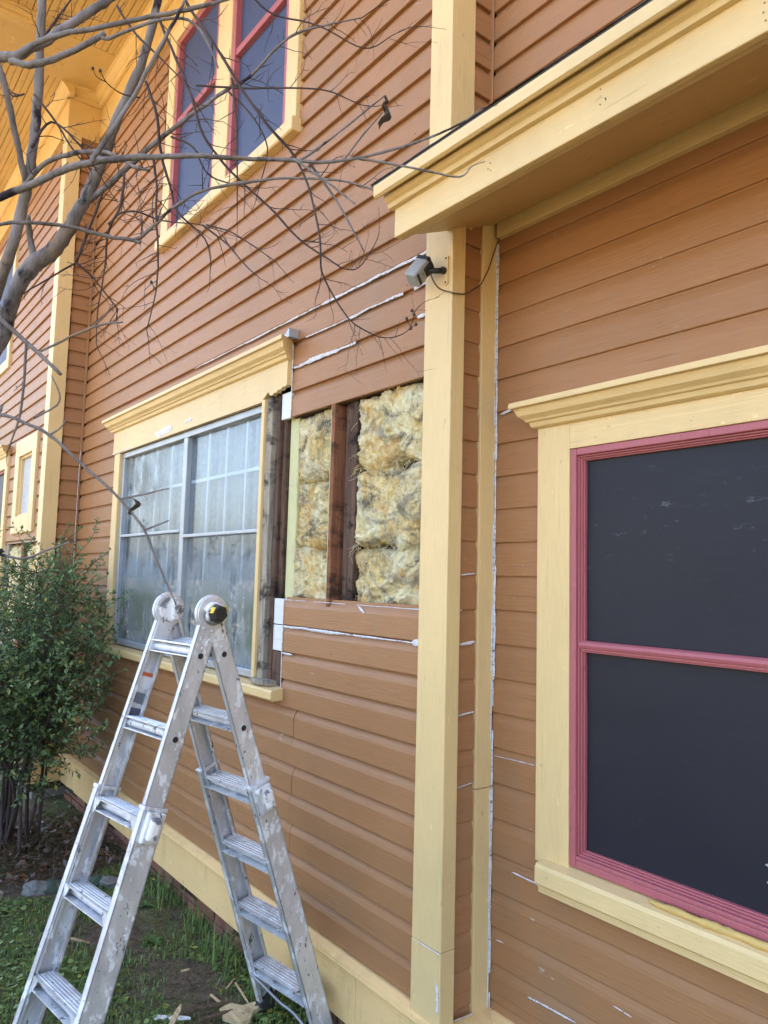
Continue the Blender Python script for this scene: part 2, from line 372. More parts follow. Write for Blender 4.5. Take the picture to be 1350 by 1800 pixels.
STONE = plain('grey_stone', (.17, .165, .155), .9); MOSSST = plain('mossy_stone', (.05, .075, .05), .9)

# ================================================================== GROUND
def ground_h(x, y):
    d = math.hypot(x+3.5, y+1)
    k = max(0, 1-d/9)
    return k*(.035*noise.noise(Vector((x*1.3, y*1.3, 0)))+.015*noise.noise(Vector((x*4, y*4, 3))))-.012
def make_ground():
    xs = [-220, -120, -60, -30, -18, -13]+[-10+i*.16 for i in range(76)]+[3, 4, 6, 10, 20, 50, 110, 220]
    ys = [-220, -110, -50, -22, -14, -10, -8, -6.5, -5.5, -4.8]+[-4.2+i*.12 for i in range(41)]+[1.5, 4, 12, 40, 110, 220]
    m = MB(); nx = len(xs)
    vs = [(x, y, ground_h(x, y) if abs(x) < 12 and y > -8 and y < 1 else -.012) for y in ys for x in xs]
    fs = [(j*nx+i, j*nx+i+1, (j+1)*nx+i+1, (j+1)*nx+i) for j in range(len(ys)-1) for i in range(nx-1)]
    m.add(vs, fs); o = m.build('ground', SOIL, smooth=True); o['kind'] = 'structure'
make_ground()

# ================================================================== HOUSE
house = thing('wooden_house', 'two-storey house with brown drop siding and yellow trim under repair', 'house')
RH = .1143; ZB = 1.586                         # siding reveal and a row line
BP = [(.022, .012), (.0155, .012), (.0152, .003), (.0018, .003), (0, .0052), (0, RH-.034), (.0035, RH-.023), (.0105, RH-.011), (.0158, RH-.003), (.0158, RH+.008), (.022, RH+.008)]
BP2 = [(.022, .012), (.0072, .012), (.0070, .0014), (.0016, .0014), (0, .0034), (0, RH-.034), (.0018, RH-.023), (.0050, RH-.011), (.0074, RH-.003), (.0074, RH+.008), (.022, RH+.008)]
_bm = {}
def board_mesh(mat, BP):
    key = (mat.name, BP[1][0])
    if key not in _bm:
        me = bpy.data.meshes.new('siding_board'); n = len(BP)
        vs = [(t, p, q) for t in (0, 1) for p, q in BP]
        fs = [(i, n+i, n+(i+1) % n, (i+1) % n) for i in range(n)]+[tuple(range(n)), tuple(range(2*n-1, n-1, -1))]
        me.from_pydata(vs, [], fs); me.materials.append(mat)
        b = bmesh.new(); b.from_mesh(me); bmesh.ops.recalc_face_normals(b, faces=b.faces); b.to_mesh(me); b.free()
        _bm[key] = me
    return _bm[key]
def clip_poly(P, lo, hi):
    def half(P, f):
        out = []
        for i, a in enumerate(P):
            b = P[(i+1) % len(P)]; fa, fb = f(a), f(b)
            if fa >= 0: out.append(a)
            if (fa >= 0) != (fb >= 0):
                t = fa/(fa-fb); out.append((a[0]+(b[0]-a[0])*t, a[1]+(b[1]-a[1])*t))
        return out
    P = half(P, lambda p: p[1]-lo); return half(P, lambda p: hi-p[1]) if P else P
def siding(parent, face, a0, a1, zlo, zhi, openings=(), side=False, joints=None, prof=None):
    """boards along x on a wall facing -y at y=face, or (side) along y on a wall facing +x at x=face"""
    mat = SIDY if side else SID; prof = prof or BP
    n0 = math.floor((zlo-ZB)/RH); n1 = math.ceil((zhi-ZB)/RH)
    for n in range(n0, n1):
        zb = ZB+n*RH; lo, hi = max(zb, zlo), min(zb+RH, zhi)
        cuts = sorted({a0, a1, *[c for o in openings for c in o[:2] if a0 < c < a1]})
        segs = []
        for p, q in zip(cuts, cuts[1:]):
            mid = (p+q)/2; l, h = lo, hi; keep = []
            for (x0, x1, z0, z1) in openings:
                if x0 < mid < x1:
                    if z0 <= l+1e-4 and z1 >= h-1e-4: l = h
                    elif z0 <= l+1e-4: l = max(l, min(z1, h))
                    elif z1 >= h-1e-4: h = min(h, max(z0, l))
            if h-l < .006: continue
            if segs and abs(segs[-1][1]-p) < 1e-6 and abs(segs[-1][2]-l) < 1e-6 and abs(segs[-1][3]-h) < 1e-6: segs[-1][1] = q
            else: segs.append([p, q, l, h])
        out = []
        for p, q, l, h in segs:
            js = [j for j in (joints(n) if joints else []) if p+.25 < j < q-.25]
            e = [p]+sorted(js)+[q]
            out += [(u+(.0012 if i else 0), v-.0012, l, h) for i, (u, v) in enumerate(zip(e, e[1:]))]
        for u, v, l, h in out:
            jy = random.uniform(-.0012, .0012)
            if h-l > RH-.002:
                o = link('siding_board', board_mesh(mat, prof), parent); o.scale = (v-u, 1, 1)
                o.location = (face-jy, u, zb) if side else (u, face+jy, zb)
                o.rotation_euler = (random.uniform(-.012, .012), random.uniform(-.0008, .0008), R_(90) if side else 0)
            else:
                P = clip_poly(prof, l-zb, h-zb)
                if len(P) < 3: continue
                m = MB()
                if side: m.prism([(face-p-jy, zb+q) for p, q in P], u, v, 'y')
                else: m.prism([(face+p+jy, zb+q) for p, q in P], u, v, 'x')
                m.build('siding_board', mat, parent)
def panel(name, x0, x1, z0, z1, y0, y1, openings, mat, parent):
    xs = sorted({x0, x1, *[min(max(c, x0), x1) for o in openings for c in o[:2]]}); zs = sorted({z0, z1, *[min(max(c, z0), z1) for o in openings for c in o[2:]]})
    m = MB()
    for a, b in zip(xs, xs[1:]):
        run = None
        for c, d in list(zip(zs, zs[1:]))+[(None, None)]:
            solid = c is not None and not any(o[0] < (a+b)/2 < o[1] and o[2] < (c+d)/2 < o[3] for o in openings)
            if solid: run = (run[0], d) if run else (c, d)
            elif run: m.box(a, b, y0, y1, *run); run = None
    return m.build(name, mat, parent)

XC = -6.031                        # inside corner with the projecting bay
# ---- openings
WA = (-5.07, -2.82, 1.19, 2.60); HOLE = (-2.82, -1.86, ZB, ZB+7*RH); WU = (-4.44, -2.90, 3.755, 5.12)
oA = [WA, HOLE, WU]
random.seed(11)
wallA = panel('clapboard_wall', XC, -1.80, 0.05, 5.5, .0225, .095, oA, SHEATH, house)
JA = {}
for n in range(-12, 36):
    JA[n] = [random.choice([-5.2, -4.6, -3.9, -3.3, -2.6, -2.3])+random.uniform(-.2, .2)] if random.random() < .5 else []
for n in (-4, -5, -6, -7, -8, -9): JA[n] = [-2.72+(.02 if n % 2 else 0)]
for n in range(7, 13): JA[n] = []
siding(wallA, 0, XC, -1.88, .31, 5.24, oA, joints=lambda n: JA.get(n, []))
# unseen solid mass added to block the sun and daylight behind the walls
MB().box(-16.0, 4.0, .45, 5.5, .05, 5.6).build('sun_block_mass', SHEATH, house)

# ---- lower corner post, upper corner post, return wall
post = MB().box(-1.895, -1.757, -.022, .038, .5375, 2.95).build('corner_post', YEL, house, bevel=.003)
MB().box(-1.8955, -1.7565, -.0225, .038, .20, .5367).build('corner_post', YEL, house, bevel=.003)
MB().box(-1.892, -1.780, -.021, .0918, 2.90, 5.25).build('corner_post', YEL, house, bevel=.003)
ret = MB().box(-1.90, -1.807, .03, .30, .05, 5.5).build('return_wall', SHEATH, house)
siding(ret, -1.785, .0385, .139, .29, 2.97, side=True, prof=BP2)
siding(ret, -1.785, .0925, .184, 2.97, 5.3, side=True)
MB().box(-1.80, -1.7768, .1395, .2135, .27, .9985).build('corner_board', YEL, house, bevel=.002)
MB().box(-1.80, -1.777, .1395, .2135, 1.0, 2.955).build('corner_board', YEL, house, bevel=.003)

# ---- wall B, below and above the pent roof
YB = .215
WB = (-1.50, -.32, .80, 2.14)
wallB = panel('clapboard_wall', -1.83, 4.0, .05, 5.5, YB+.0225, YB+.10, [WB], SHEATH, house)
JB = {n: [random.uniform(-1.2, 1.0)] if random.random() < .4 else [] for n in range(-12, 36)}
siding(wallB, YB, -1.784, 4.0, .29, 2.96, [WB], prof=BP2, joints=lambda n: JB.get(n, []))
siding(wallB, .185, -1.784, 4.0, 3.0, 5.3, [], joints=lambda n: JB.get(n, []))
MB().box(-1.800, -1.777, .177, .184, 3.0, 5.3).build('corner_bead', SID, house, bevel=.003)

# ---- skirt boards, water table, brick footing
def watertable(x0, x1, f, z, parent=house):     # sloped drip cap over a skirt board, wall facing -y
    MB().prism([(f+.02, z+.018), (f-.004, z+.016), (f-.032, z+.004), (f-.034, z-.012), (f-.030, z-.016), (f-.020, z-.017), (f-.018, z-.028), (f+.02, z-.028)], x0, x1).build('water_table', SKIRT, parent)
watertable(XC, -1.757, 0, .31); watertable(-1.757, 4.0, YB, .285)
for a, b in ((XC, -3.978), (-3.975, -2.2), (-2.197, -1.745)):
    MB().box(a, b, -.016, .02, .105, .283).build('skirt_board', SKIRT, house, bevel=.003)
MB().box(-1.757, 4.0, YB-.014, YB+.02, .07, .257).build('skirt_board', SKIRT, house, bevel=.003)
MB().prism([(-1.785, .303), (-1.752, .296), (-1.722, .284), (-1.722, .268), (-1.785, .268)], -.03, YB+.01, 'y').build('water_table', SKIRT, house)
MB().box(-1.79, -1.742, -.016, YB, .09, .268).build('skirt_board', SKIRT, house, bevel=.003)
foot = MB().box(XC, -1.80, .034, .2, -.15, .12).build('brick_footing', MORTAR, house)
bmesh_ = None
for row in range(-1, 2):
    z0 = -.045+row*.068 if row >= 0 else -.113
    x = XC+.02-(.1 if row % 2 else 0)
    while x < -1.80:
        L = .198
        if x > XC:
            o = MB().box(-L/2, L/2, -.045, .045, -.029, .029)
            if bmesh_ is None:
                b = o.build('brick', BRICK, foot, bevel=.004, loc=(0, 0, 0)); bmesh_ = b.data; COL.objects.unlink(b); bpy.data.objects.remove(b)
            q = link('brick', bmesh_, foot); q.location = (x+L/2, .066+random.uniform(-.004, .004), z0+.034); q.rotation_euler = (0, random.uniform(-.01, .01), random.uniform(-.01, .01))
        x += L+.011

# ---- projecting bay at the far end
YL = -.245
sw = (-7.02, -6.43, 2.03, 2.77); sh = (-9.0, -6.10, ZB-5*RH, ZB+3*RH-.02); dw = (-9.0, -7.52, 1.2, 2.68); uw = (-9.0, -7.80, 3.66, 4.95)
bay = panel('clapboard_wall', -16.0, XC, .05, 5.5, YL+.0225, YL+.10, [sw, (-7.40, -6.15, ZB-5*RH, ZB+3*RH-.02), dw, uw], SHEATH, house)
siding(bay, YL, -16.0, -6.10, .31, 5.24, [sw, (-7.45, -6.10, ZB-5*RH, ZB+3*RH-.02), dw, uw])
bret = MB().box(XC-.09, XC-.0225, YL+.02, .09, .05, 5.5).build('return_wall', SHEATH, house)
siding(bret, XC, -.158, 0, .31, 5.24, side=True)
MB().prism([(-6.145, -.266), (-6.010, -.266), (-6.010, -.158), (-6.034, -.158), (-6.034, -.244), (-6.145, -.244)], .2, 5.24, 'z').build('corner_board', YEL, house, bevel=.002)
MB().box(-6.031, -6.014, -.017, 0, .31, 5.24).build('corner_bead', SID, house, bevel=.003)
watertable(-16.0, XC+.03, YL, .31)
MB().box(-16.0, -6.012, YL-.016, YL+.02, .105, .283).build('skirt_board', SKIRT, house, bevel=.003)
MB().box(XC-.02, -6.012, YL, -.02, .105, .283).build('skirt_board', SKIRT, house, bevel=.003)
MB().box(-16.0, XC-.03, YL+.05, .1, -.1, .12).build('brick_footing', MORTAR, house)

# ---- main eave: friezes, crowns, planked soffit, roof
ZS = 5.53
def crown(x0, x1, f, name='crown_moulding'):
    MB().prism([(f+.02, ZS), (f-.085, ZS-.001), (f-.085, ZS-.014), (f-.072, ZS-.02), (f-.05, ZS-.045), (f-.036, ZS-.055), (f-.036, ZS-.068), (f-.024, ZS-.08), (f-.010, ZS-.085), (f+.02, ZS-.085)], x0, x1).build(name, SOFF, house)
MB().box(XC, -1.78, -.0225, .02, 5.20, 5.50).build('frieze_board', SOFF, house, bevel=.002)
MB().box(-1.78, 4.0, .163, .2, 5.20, 5.50).build('frieze_board', SOFF, house, bevel=.002)
MB().box(XC-.01, -6.006, YL-.026, -.0225, 5.16, 5.50).build('frieze_board', SOFF, house, bevel=.002)
MB().box(-16.0, -6.007, YL-.0265, YL+.02, 5.19, 5.50).build('frieze_board', SOFF, house, bevel=.002)
crown(-6.0, 4.0, -.0225); crown(-16.0, -5.93, YL-.0265)
f = -6.006
MB().prism([(f-.02, ZS), (f+.085, ZS-.001), (f+.085, ZS-.014), (f+.072, ZS-.02), (f+.05, ZS-.045), (f+.036, ZS-.055), (f+.036, ZS-.068), (f+.024, ZS-.08), (f+.010, ZS-.085), (f-.02, ZS-.085)], YL-.05, -.02, 'y').build('crown_moulding', SOFF, house)
f = -5.37
MB().prism([(f-.06, ZS), (f+.06, ZS-.001), (f+.06, ZS-.012), (f+.04, ZS-.02), (f+.03, ZS-.045), (f+.01, ZS-.05), (f+.004, ZS-.07), (f-.06, ZS-.07)], -1.0, -.66, 'y').build('crown_moulding', SOFF, house)
soffit = MB().box(-16.0, 4.0, -1.0, .2, ZS+.014, ZS+.03).build('soffit', SOFF, house)
y = .0; k = 0
while y > -1.0:
    for a, b in ((-5.40, 4.0), (-16.0, -5.955)):
        m = MB(); m.prism([(y, ZS+.013), (y-.088, ZS+.013), (y-.088, ZS+.011), (y-.082, ZS), (y-.048, ZS), (y-.045, ZS+.006), (y-.042, ZS+.006), (y-.039, ZS), (y-.006, ZS), (y, ZS+.011)], a, b).build('soffit_plank', SOFF, soffit)
    y -= .0885
MB().box(-5.952, -5.403, -1.0, .1, ZS-.002, ZS+.013).build('soffit_panel', SOFF, soffit)
MB().box(-16.0, 4.0, -1.025, -1.0, ZS-.03, ZS+.16).build('fascia', SOFF, house, bevel=.003)
MB().prism([(-1.06, ZS+.15), (2.4, ZS+1.75), (5.8, ZS+.15), (5.8, ZS+.19), (2.4, ZS+1.80), (-1.06, ZS+.19)], -16.2, 4.2).build('roof', SHING, house)

# ---- pent roof over wall B
pent = MB().prism([(-.314, 2.934), (.19, 3.128), (.19, 3.122), (-.314, 2.929)], -1.832, 4.0).build('pent_roof', SHING, house)
for i in range(58):            # ragged shingle tabs along the eave
    x = -1.832+i*.1015
    L = .098; dz = random.uniform(.0, .003)
    MB().prism([(-.3165-random.uniform(0, .004), 2.9335+dz*.7), (-.10, 3.0172+dz), (-.10, 3.021+dz), (-.3165, 2.9365+dz)], x, min(4.0, x+L)).build('shingle', SHING, pent)
MB().box(-1.787, 4.0, -.25, -.228, 2.766, 2.915).build('fascia', YELX, pent, bevel=.003)
MB().prism([(-.245, 2.950), (-.316, 2.926), (-.317, 2.918), (-.316, 2.891), (-.308, 2.886), (-.300, 2.889), (-.298, 2.924), (-.245, 2.938)], -1.815, 4.0).build('crown_moulding', YELX, pent)
MB().prism([(-.245, 2.908), (-.281, 2.907), (-.284, 2.894), (-.277, 2.882), (-.268, 2.876), (-.265, 2.862), (-.245, 2.860)], -1.802, 4.0).build('bed_moulding', YELX, pent)
MB().prism([(-.228, 2.778), (.20, 2.952), (.20, 2.966), (-.228, 2.792)], -1.786, 4.0).build('soffit', YELX, pent)
MB().prism([(-.228, 2.780), (-.228, 2.768), (-.212, 2.769), (-.210, 2.787)], -1.784, 4.0).build('soffit_bead', YELX, pent)
MB().box(-1.764, 4.0, .193, .2355, 2.895, 2.957).build('frieze_board', YELX, pent, bevel=.002)

# ---- window with trim removed, wall A
def head_cap(x0, x1, f, z0, z1, parent, mat=YELX, ext=.055):
    h = z1-z0
    P = [(f+.02, z1+.004), (f-.072, z1), (f-.074, z1-.22*h), (f-.060, z1-.25*h), (f-.050, z1-.52*h), (f-.034, z1-.66*h), (f-.030, z1-.74*h), (f-.022, z1-.78*h), (f-.016, z1-.94*h), (f-.006, z0), (f+.02, z0)]
    # mitred returns at both ends: scale x with the projection
    m = MB(); n = len(P); vs = []
    for sgn, x in ((-1, x0), (1, x1)):
        for (yy, zz) in P:
            pr = max(0, f-yy); vs.append((x+sgn*pr*ext/.072, yy, zz))
    fs = [(i, (i+1) % n, n+(i+1) % n, n+i) for i in range(n)]+[tuple(range(n-1, -1, -1)), tuple(range(n, 2*n))]
    m.add(vs, fs); return m.build('head_cap', mat, parent)
wa = MB()
for (a, b, c, d) in ((-5.045, -3.045, 2.455, 2.49), (-5.045, -3.045, 1.215, 1.25), (-5.045, -5.01, 1.25, 2.455), (-3.08, -3.045, 1.25, 2.455), (-4.006, -3.954, 1.25, 2.455)):
    wa.box(a, b, .0, .05, c, d)
winA = wa.build('window', FRM, house, bevel=.004)
for (a, b, z) in ((-5.01, -4.006, 1.925), (-3.954, -3.08, 1.893)):
    MB().box(a, b, -.004, .03, z-.009, z+.009).build('meeting_rail', FRM, winA, bevel=.003)
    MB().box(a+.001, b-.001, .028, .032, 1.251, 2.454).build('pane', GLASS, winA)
    w_ = b-a; nn = 4
    for i in range(1, nn): MB().box(a+w_*i/nn-.009, a+w_*i/nn+.009, .034, .046, 1.25, 2.455).build('muntin', MUNT, winA, bevel=.002)
    for zz in (1.57, 2.20): MB().box(a, b, .0355, .0445, zz-.009, zz+.009).build('muntin', MUNT, winA, bevel=.002)
cm = MB(); NX = 260; vs = []
for zz in (1.20, 1.5, 1.8, 2.1, 2.5):
    for i in range(NX+1):
        x = -5.06+2.03*i/NX
        vs.append((x, .078+.014*math.sin(i*.62+.8*math.sin(i*.11))+.008*noise.noise(Vector((x*6, zz, 0))), zz))
cm.add(vs, [(j*(NX+1)+i, j*(NX+1)+i+1, (j+1)*(NX+1)+i+1, (j+1)*(NX+1)+i) for j in range(4) for i in range(NX)])
cm.build('curtain', LACE, winA, smooth=True)
MB().box(-5.15, -5.045, -.022, .02, 1.205, 2.49).build('side_trim', YEL, winA, bevel=.003)
# frieze board with the ragged corner left where the side trim was pulled off
fb = [(-5.18, 2.492), (-3.055, 2.492), (-3.03, 2.508), (-2.99, 2.530), (-2.975, 2.512), (-2.955, 2.506), (-2.935, 2.517), (-2.915, 2.513), (-2.90, 2.525), (-2.882, 2.519), (-2.862, 2.531), (-2.842, 2.527), (-2.822, 2.533), (-2.822, 2.648), (-5.18, 2.648)]
MB().prism(fb, -.024, .0, 'y').build('head_board', YELX, winA)
head_cap(-5.19, -2.818, -.022, 2.645, 2.733, winA)
MB().prism([(-2.84, 2.735), (-2.775, 2.735), (-2.775, 2.775)], -.05, .0, 'y').build('flashing', FRM, winA)
MB().prism([(.05, 1.212), (-.052, 1.198), (-.058, 1.190), (-.058, 1.160), (-.05, 1.153), (.03, 1.153)], -5.17, -2.80).build('sill', YELX, winA, bevel=.002)
# exposed jamb, right
MB().box(-3.045, -3.016, -.026, .055, 1.20, 2.50).build('jamb_edge', YEL, winA, bevel=.002)
MB().box(-3.0155, -2.962, -.014, .06, 1.20, 2.505).build('jamb', WGREY, winA, bevel=.003)
MB().box(-2.948, -2.914, .004, .07, 1.20, 2.52).build('jamb_casing', WRED, winA, bevel=.003)
MB().box(-2.962, -2.948, .05, .07, 1.20, 2.52).build('sash_cord_slot', SHEATH, winA)
MB().box(-2.913, -2.880, .020, .09, 1.20, 2.52).build('trimmer_stud', WRED, winA, bevel=.004)
MB().prism([(-3.035, -.035), (-2.95, -.05), (-2.87, -.03), (-2.86, .03), (-3.035, .03)], 1.205, 1.228, 'z').build('rotten_sill_end', WGREY, winA, bevel=.004)
for (z0, z1, mt) in ((ZB+7*RH+.002, 2.508, PRIME), (ZB-RH+.002, ZB-.001, PRIME), (ZB-2*RH+.002, ZB-RH-.002, PRIME), (ZB-3*RH-.03, ZB-2*RH-.002, WRED)):
    MB().box(-2.905, -2.823, .003, .022, z0, z1).build('board_end', mt, winA, bevel=.002)

# ---- upper window, wall A
uf = MB()
for (a, b) in ((-4.40, -4.367), (-3.795, -3.757), (-3.583, -3.548), (-2.985, -2.945)): uf.box(a, b, -.012, .045, 3.80, 5.10)
for (a, b) in ((-4.367, -3.795), (-3.548, -2.985)): uf.box(a, b, -.0115, .0445, 3.80, 3.832); uf.box(a, b, -.0115, .0445, 5.07, 5.10)
winU = uf.build('window', RED, house, bevel=.003)
for (a, b) in ((-4.367, -3.795), (-3.548, -2.985)):
    MB().box(a, b, -.006, .04, 4.515, 4.555).build('meeting_rail', RED, winU, bevel=.004)
    MB().box(a, b, .022, .026, 3.83, 5.07).build('pane', SCREEN2, winU)
for (a, b) in ((-4.51, -4.40), (-2.945, -2.842)): MB().box(a, b, -.022, .02, 3.79, 5.2).build('side_trim', YEL, winU, bevel=.003)
MB().box(-3.757, -3.583, -.020, .03, 3.795, 5.2).build('mullion', YEL, winU, bevel=.003)
MB().prism([(.05, 3.802), (-.045, 3.795), (-.048, 3.785), (-.048, 3.735), (-.04, 3.728), (.02, 3.728)], -4.525, -2.828).build('sill', YELX, winU, bevel=.002)
MB().box(-4.51, -2.842, -.0225, .02, 5.10, 5.2).build('head_board', YELX, winU)

# ---- screened window, wall B
TF = .193; XL = -1.57; XRr = -.24
red0, red1 = -1.442, -.37
winB = MB()
def ring(mb, x0, x1, z0, z1, wdt, y0, y1):
    mb.box(x0, x0+wdt, y0, y1, z0, z1); mb.box(x1-wdt, x1, y0, y1, z0, z1)
    mb.box(x0+wdt, x1-wdt, y0+.0005, y1, z1-wdt, z1); mb.box(x0+wdt, x1-wdt, y0+.0005, y1, z0, z0+wdt)
ring(winB, red0, red1, .852, 2.098, .022, .196, .26)
winB.box(red0+.022, red1-.022, .1965, .26, .874, .886)
winB = winB.build('window', RED, house, bevel=.003)
zin0, zin1 = .852+.030, 2.098-.030
for i, (ins, yy) in enumerate(((.022, .206), (.0275, .213), (.0325, .220))):
    m = MB(); ring(m, red0+ins, red1-ins, .864+ins, 2.098-ins, .0056 if i < 2 else .005, yy, .26); m.build('stop_bead', RED, winB, bevel=.0015)
MB().prism([(.26, 1.512), (.212, 1.512), (.204, 1.507), (.201, 1.499), (.204, 1.491), (.209, 1.489), (.209, 1.484), (.214, 1.483), (.215, 1.478), (.26, 1.478)], red0+.030, red1-.030).build('meeting_rail', RED, winB)
# screen cloth: slightly slack, torn strip near the lower right corner
sc = MB(); NX, NZ = 40, 50; sx0, sx1, sz0, sz1 = red0+.034, red1-.034, .895, 2.066
vs = []
for j in range(NZ+1):
    for i in range(NX+1):
        x = sx0+(sx1-sx0)*i/NX; z = sz0+(sz1-sz0)*j/NZ
        vs.append((x, .232+.0035*noise.noise(Vector((x*3, z*3, 1)))+.0012*noise.noise(Vector((x*11, z*9, 4))), z))
sc.add(vs, [(j*(NX+1)+i, j*(NX+1)+i+1, (j+1)*(NX+1)+i+1, (j+1)*(NX+1)+i) for j in range(NZ) for i in range(NX)])
sc.build('screen', SCREEN, winB, smooth=True)
MB().box(sx0-.03, sx1+.03, .242, .248, .87, 2.08).build('pane', DARKG, winB)
for (x, z, sx_, sz_, rot) in ((-.868, .992, .010, .035, -.5), (-.858, .955, .006, .028, .15), (-.875, 1.02, .016, .006, -.4)):
    c, s_ = math.cos(rot), math.sin(rot); pts = [(-sx_/2, -sz_/2), (sx_/2, -sz_/3), (sx_/3, sz_/2), (-sx_/3, sz_/3)]
    MB().prism([(x+p*c-q*s_, z+p*s_+q*c) for p, q in pts], .2235, .2255, 'y').build('torn_flap', GREYP, winB)
MB().box(XL, red0-.001, TF, .235, .83, 2.182).build('side_trim', YEL, winB, bevel=.003)
MB().box(red1+.001, XRr, TF, .235, .83, 2.182).build('side_trim', YEL, winB, bevel=.003)
MB().box(red0-.001, red1+.001, TF+.0005, .235, 2.099, 2.182).build('head_board', YELX, winB, bevel=.002)
head_cap(XL, XRr, TF, 2.18, 2.262, winB, ext=.062)
MB().prism([(.25, .860), (TF-.032, .838), (TF-.038, .828), (TF-.038, .782), (TF-.034, .778), (TF-.022, .776), (TF-.02, .752), (.235, .752)], XL+.032, XRr+.004).build('sill', YELX, winB)
fm = MB(); pts = []; rr = []
for i in range(60):
    t = i/59; x = -1.17+t*.85
    pts.append((x, .180+.010*noise.noise(Vector((x*9, 1, 2))), .850+.004*noise.noise(Vector((x*13, 5, 2))))); rr.append((.009+.008*abs(noise.noise(Vector((x*37, 3, 1))))+.003*noise.noise(Vector((x*80, 0, 1))))*min(1, t*12+.2))
fm.tube(pts, rr, 8, wob=.2); fm.build('foam_bead', FOAM, winB, smooth=True)

# ---- windows of the far bay
def bay_window(x0, x1, z0, z1, t, pane, framemat, cap=False):
    m = MB(); ring(m, x0+t-.0, x1-t, z0+t, z1-t, .02, YL+.0, YL+.04)
    wn = m.build('window', framemat, house, bevel=.002)
    MB().box(x0, x0+t, YL-.02, YL+.02, z0, z1).build('side_trim', YEL, wn, bevel=.003); MB().box(x1-t, x1, YL-.02, YL+.02, z0, z1).build('side_trim', YEL, wn, bevel=.003)
    MB().box(x0+t, x1-t, YL-.0205, YL+.02, z1-t, z1).build('head_board', YELX, wn, bevel=.003); MB().box(x0+t, x1-t, YL-.0205, YL+.02, z0, z0+t).build('sill', YELX, wn, bevel=.003)
    MB().box(x0+t, x1-t, YL+.022, YL+.026, z0+t, z1-t).build('pane', pane, wn)
    if cap: head_cap(x0, x1, YL-.02, z1-.001, z1+.09, wn)
    return wn
bay_window(-7.10, -6.345, 1.99, 2.80, .145, LACE, YEL)
bay_window(-9.1, -7.42, 1.15, 2.72, .11, DARKG, RED, True)
bay_window(-9.1, -7.73, 3.62, 5.0, .10, SCREEN2, RED)

# ---- open cavity: studs, old painted board
HZ0, HZ1 = HOLE[2], HOLE[3]
cav = MB().box(-2.88, -1.80, .112, .13, HZ0-.15, HZ1+.15).build('cavity_back', SHEATH, house)
MB().box(-2.494, -2.470, .002, .108, HZ0-.02, HZ1+.05).build('stud', WORG, house, bevel=.003)
MB().box(-2.432, -2.356, .034, .109, HZ0-.02, HZ1+.05).build('stud', WRED, house, bevel=.005)
MB().box(-1.935, -1.86, .05, .109, HZ0-.02, HZ1+.05).build('stud', WRED, house, bevel=.005)
MB().box(-2.512, -2.499, .012, .10, HZ0, HZ1+.02).build('lath', GPAINT, house, bevel=.002)
MB().box(-2.874, -2.800, .034, .108, HZ0-.02, HZ1+.02).build('painted_board', GPAINT, house, bevel=.006)

# ---- insulation batts (each can be pulled out)
def batt(x0, x1, z0, z1, ytop, bulge, seed, label, base=None):
    nx, nz = 90, max(50, int(90*(z1-z0)/(x1-x0)))
    cx, cz = (x0+x1)/2, (z0+z1)/2; m = MB(); vs = []
    for j in range(nz+1):
        for i in range(nx+1):
            u, v = i/nx*2-1, j/nz*2-1
            x = x0+(x1-x0)*i/nx; z = z0+(z1-z0)*j/nz
            ed = (1-abs(u)**16)*(1-abs(v)**14)
            p = Vector((x*7+seed*3.1, z*7, seed)); q = Vector((x*17, z*13+seed, seed*2)); r = Vector((x*45, z*38, seed))
            warp = Vector((noise.noise(p*.9), noise.noise(p*.9+Vector((5, 5, 5))), 0))
            fold = 1-abs(noise.noise(q*.62+warp*1.6))*2.4; fold2 = 1-abs(noise.noise(q*1.5+warp*2.5+Vector((3, 1, 2))))*2.4
            h = bulge*(.55+.5*noise.noise(p))*ed+.012*fold*ed+.007*fold2+.007*noise.noise(r+warp*2)+.0045*noise.noise(r*2.6)+.003*noise.noise(r*5)
            wob = .018*noise.noise(Vector((z*16, seed, x*3))) * abs(u)**3
            wobz = (.05*noise.noise(Vector((x*6, seed, 2)))+.022*noise.noise(Vector((x*22, seed, 7))))*abs(v)**2
            vs.append((x+wob, min(.105, ytop+(1-ed)*.05)-h, z+wobz))
    fs = [(j*(nx+1)+i, j*(nx+1)+i+1, (j+1)*(nx+1)+i+1, (j+1)*(nx+1)+i) for j in range(nz) for i in range(nx)]
    b = len(vs); ring_ = [i for i in range(nx+1)]+[j*(nx+1)+nx for j in range(1, nz+1)]+[nz*(nx+1)+i for i in range(nx-1, -1, -1)]+[j*(nx+1) for j in range(nz-1, 0, -1)]
    vs += [(vs[k][0], .1105, vs[k][2]) for k in ring_]; n = len(ring_)
    fs += [(ring_[k], b+k, b+(k+1) % n, ring_[(k+1) % n]) for k in range(n)]; fs.append(tuple(b+k for k in range(n)))
    m.add(vs, fs); o = m.build('insulation_batt', INSUL, None, smooth=True, loc=(cx, .11, z0))
    tag(o, label, 'insulation', 'insulation batts in the open wall cavity'); return o
batt(-2.815, -2.513, 2.085, 2.40, .055, .026, 1, 'yellow fibreglass insulation tuft at the top of the narrow bay beside the window')
batt(-2.812, -2.515, 1.80, 2.095, .058, .024, 2, 'grey-streaked yellow insulation in the middle of the narrow bay beside the window')
batt(-2.818, -2.514, 1.575, 1.812, .052, .026, 3, 'pale yellow insulation at the bottom of the narrow bay beside the window')
batt(-2.352, -1.925, 2.098, 2.41, .050, .030, 4, 'sooty cream insulation batt at the top of the wide bay by the corner post')
batt(-2.352, -1.915, 1.80, 2.108, .050, .036, 5, 'golden yellow insulation batt in the middle of the wide bay by the corner post')
batt(-2.352, -1.905, 1.572, 1.795, .045, .028, 6, 'torn matted insulation batt at the bottom of the wide bay by the corner post')
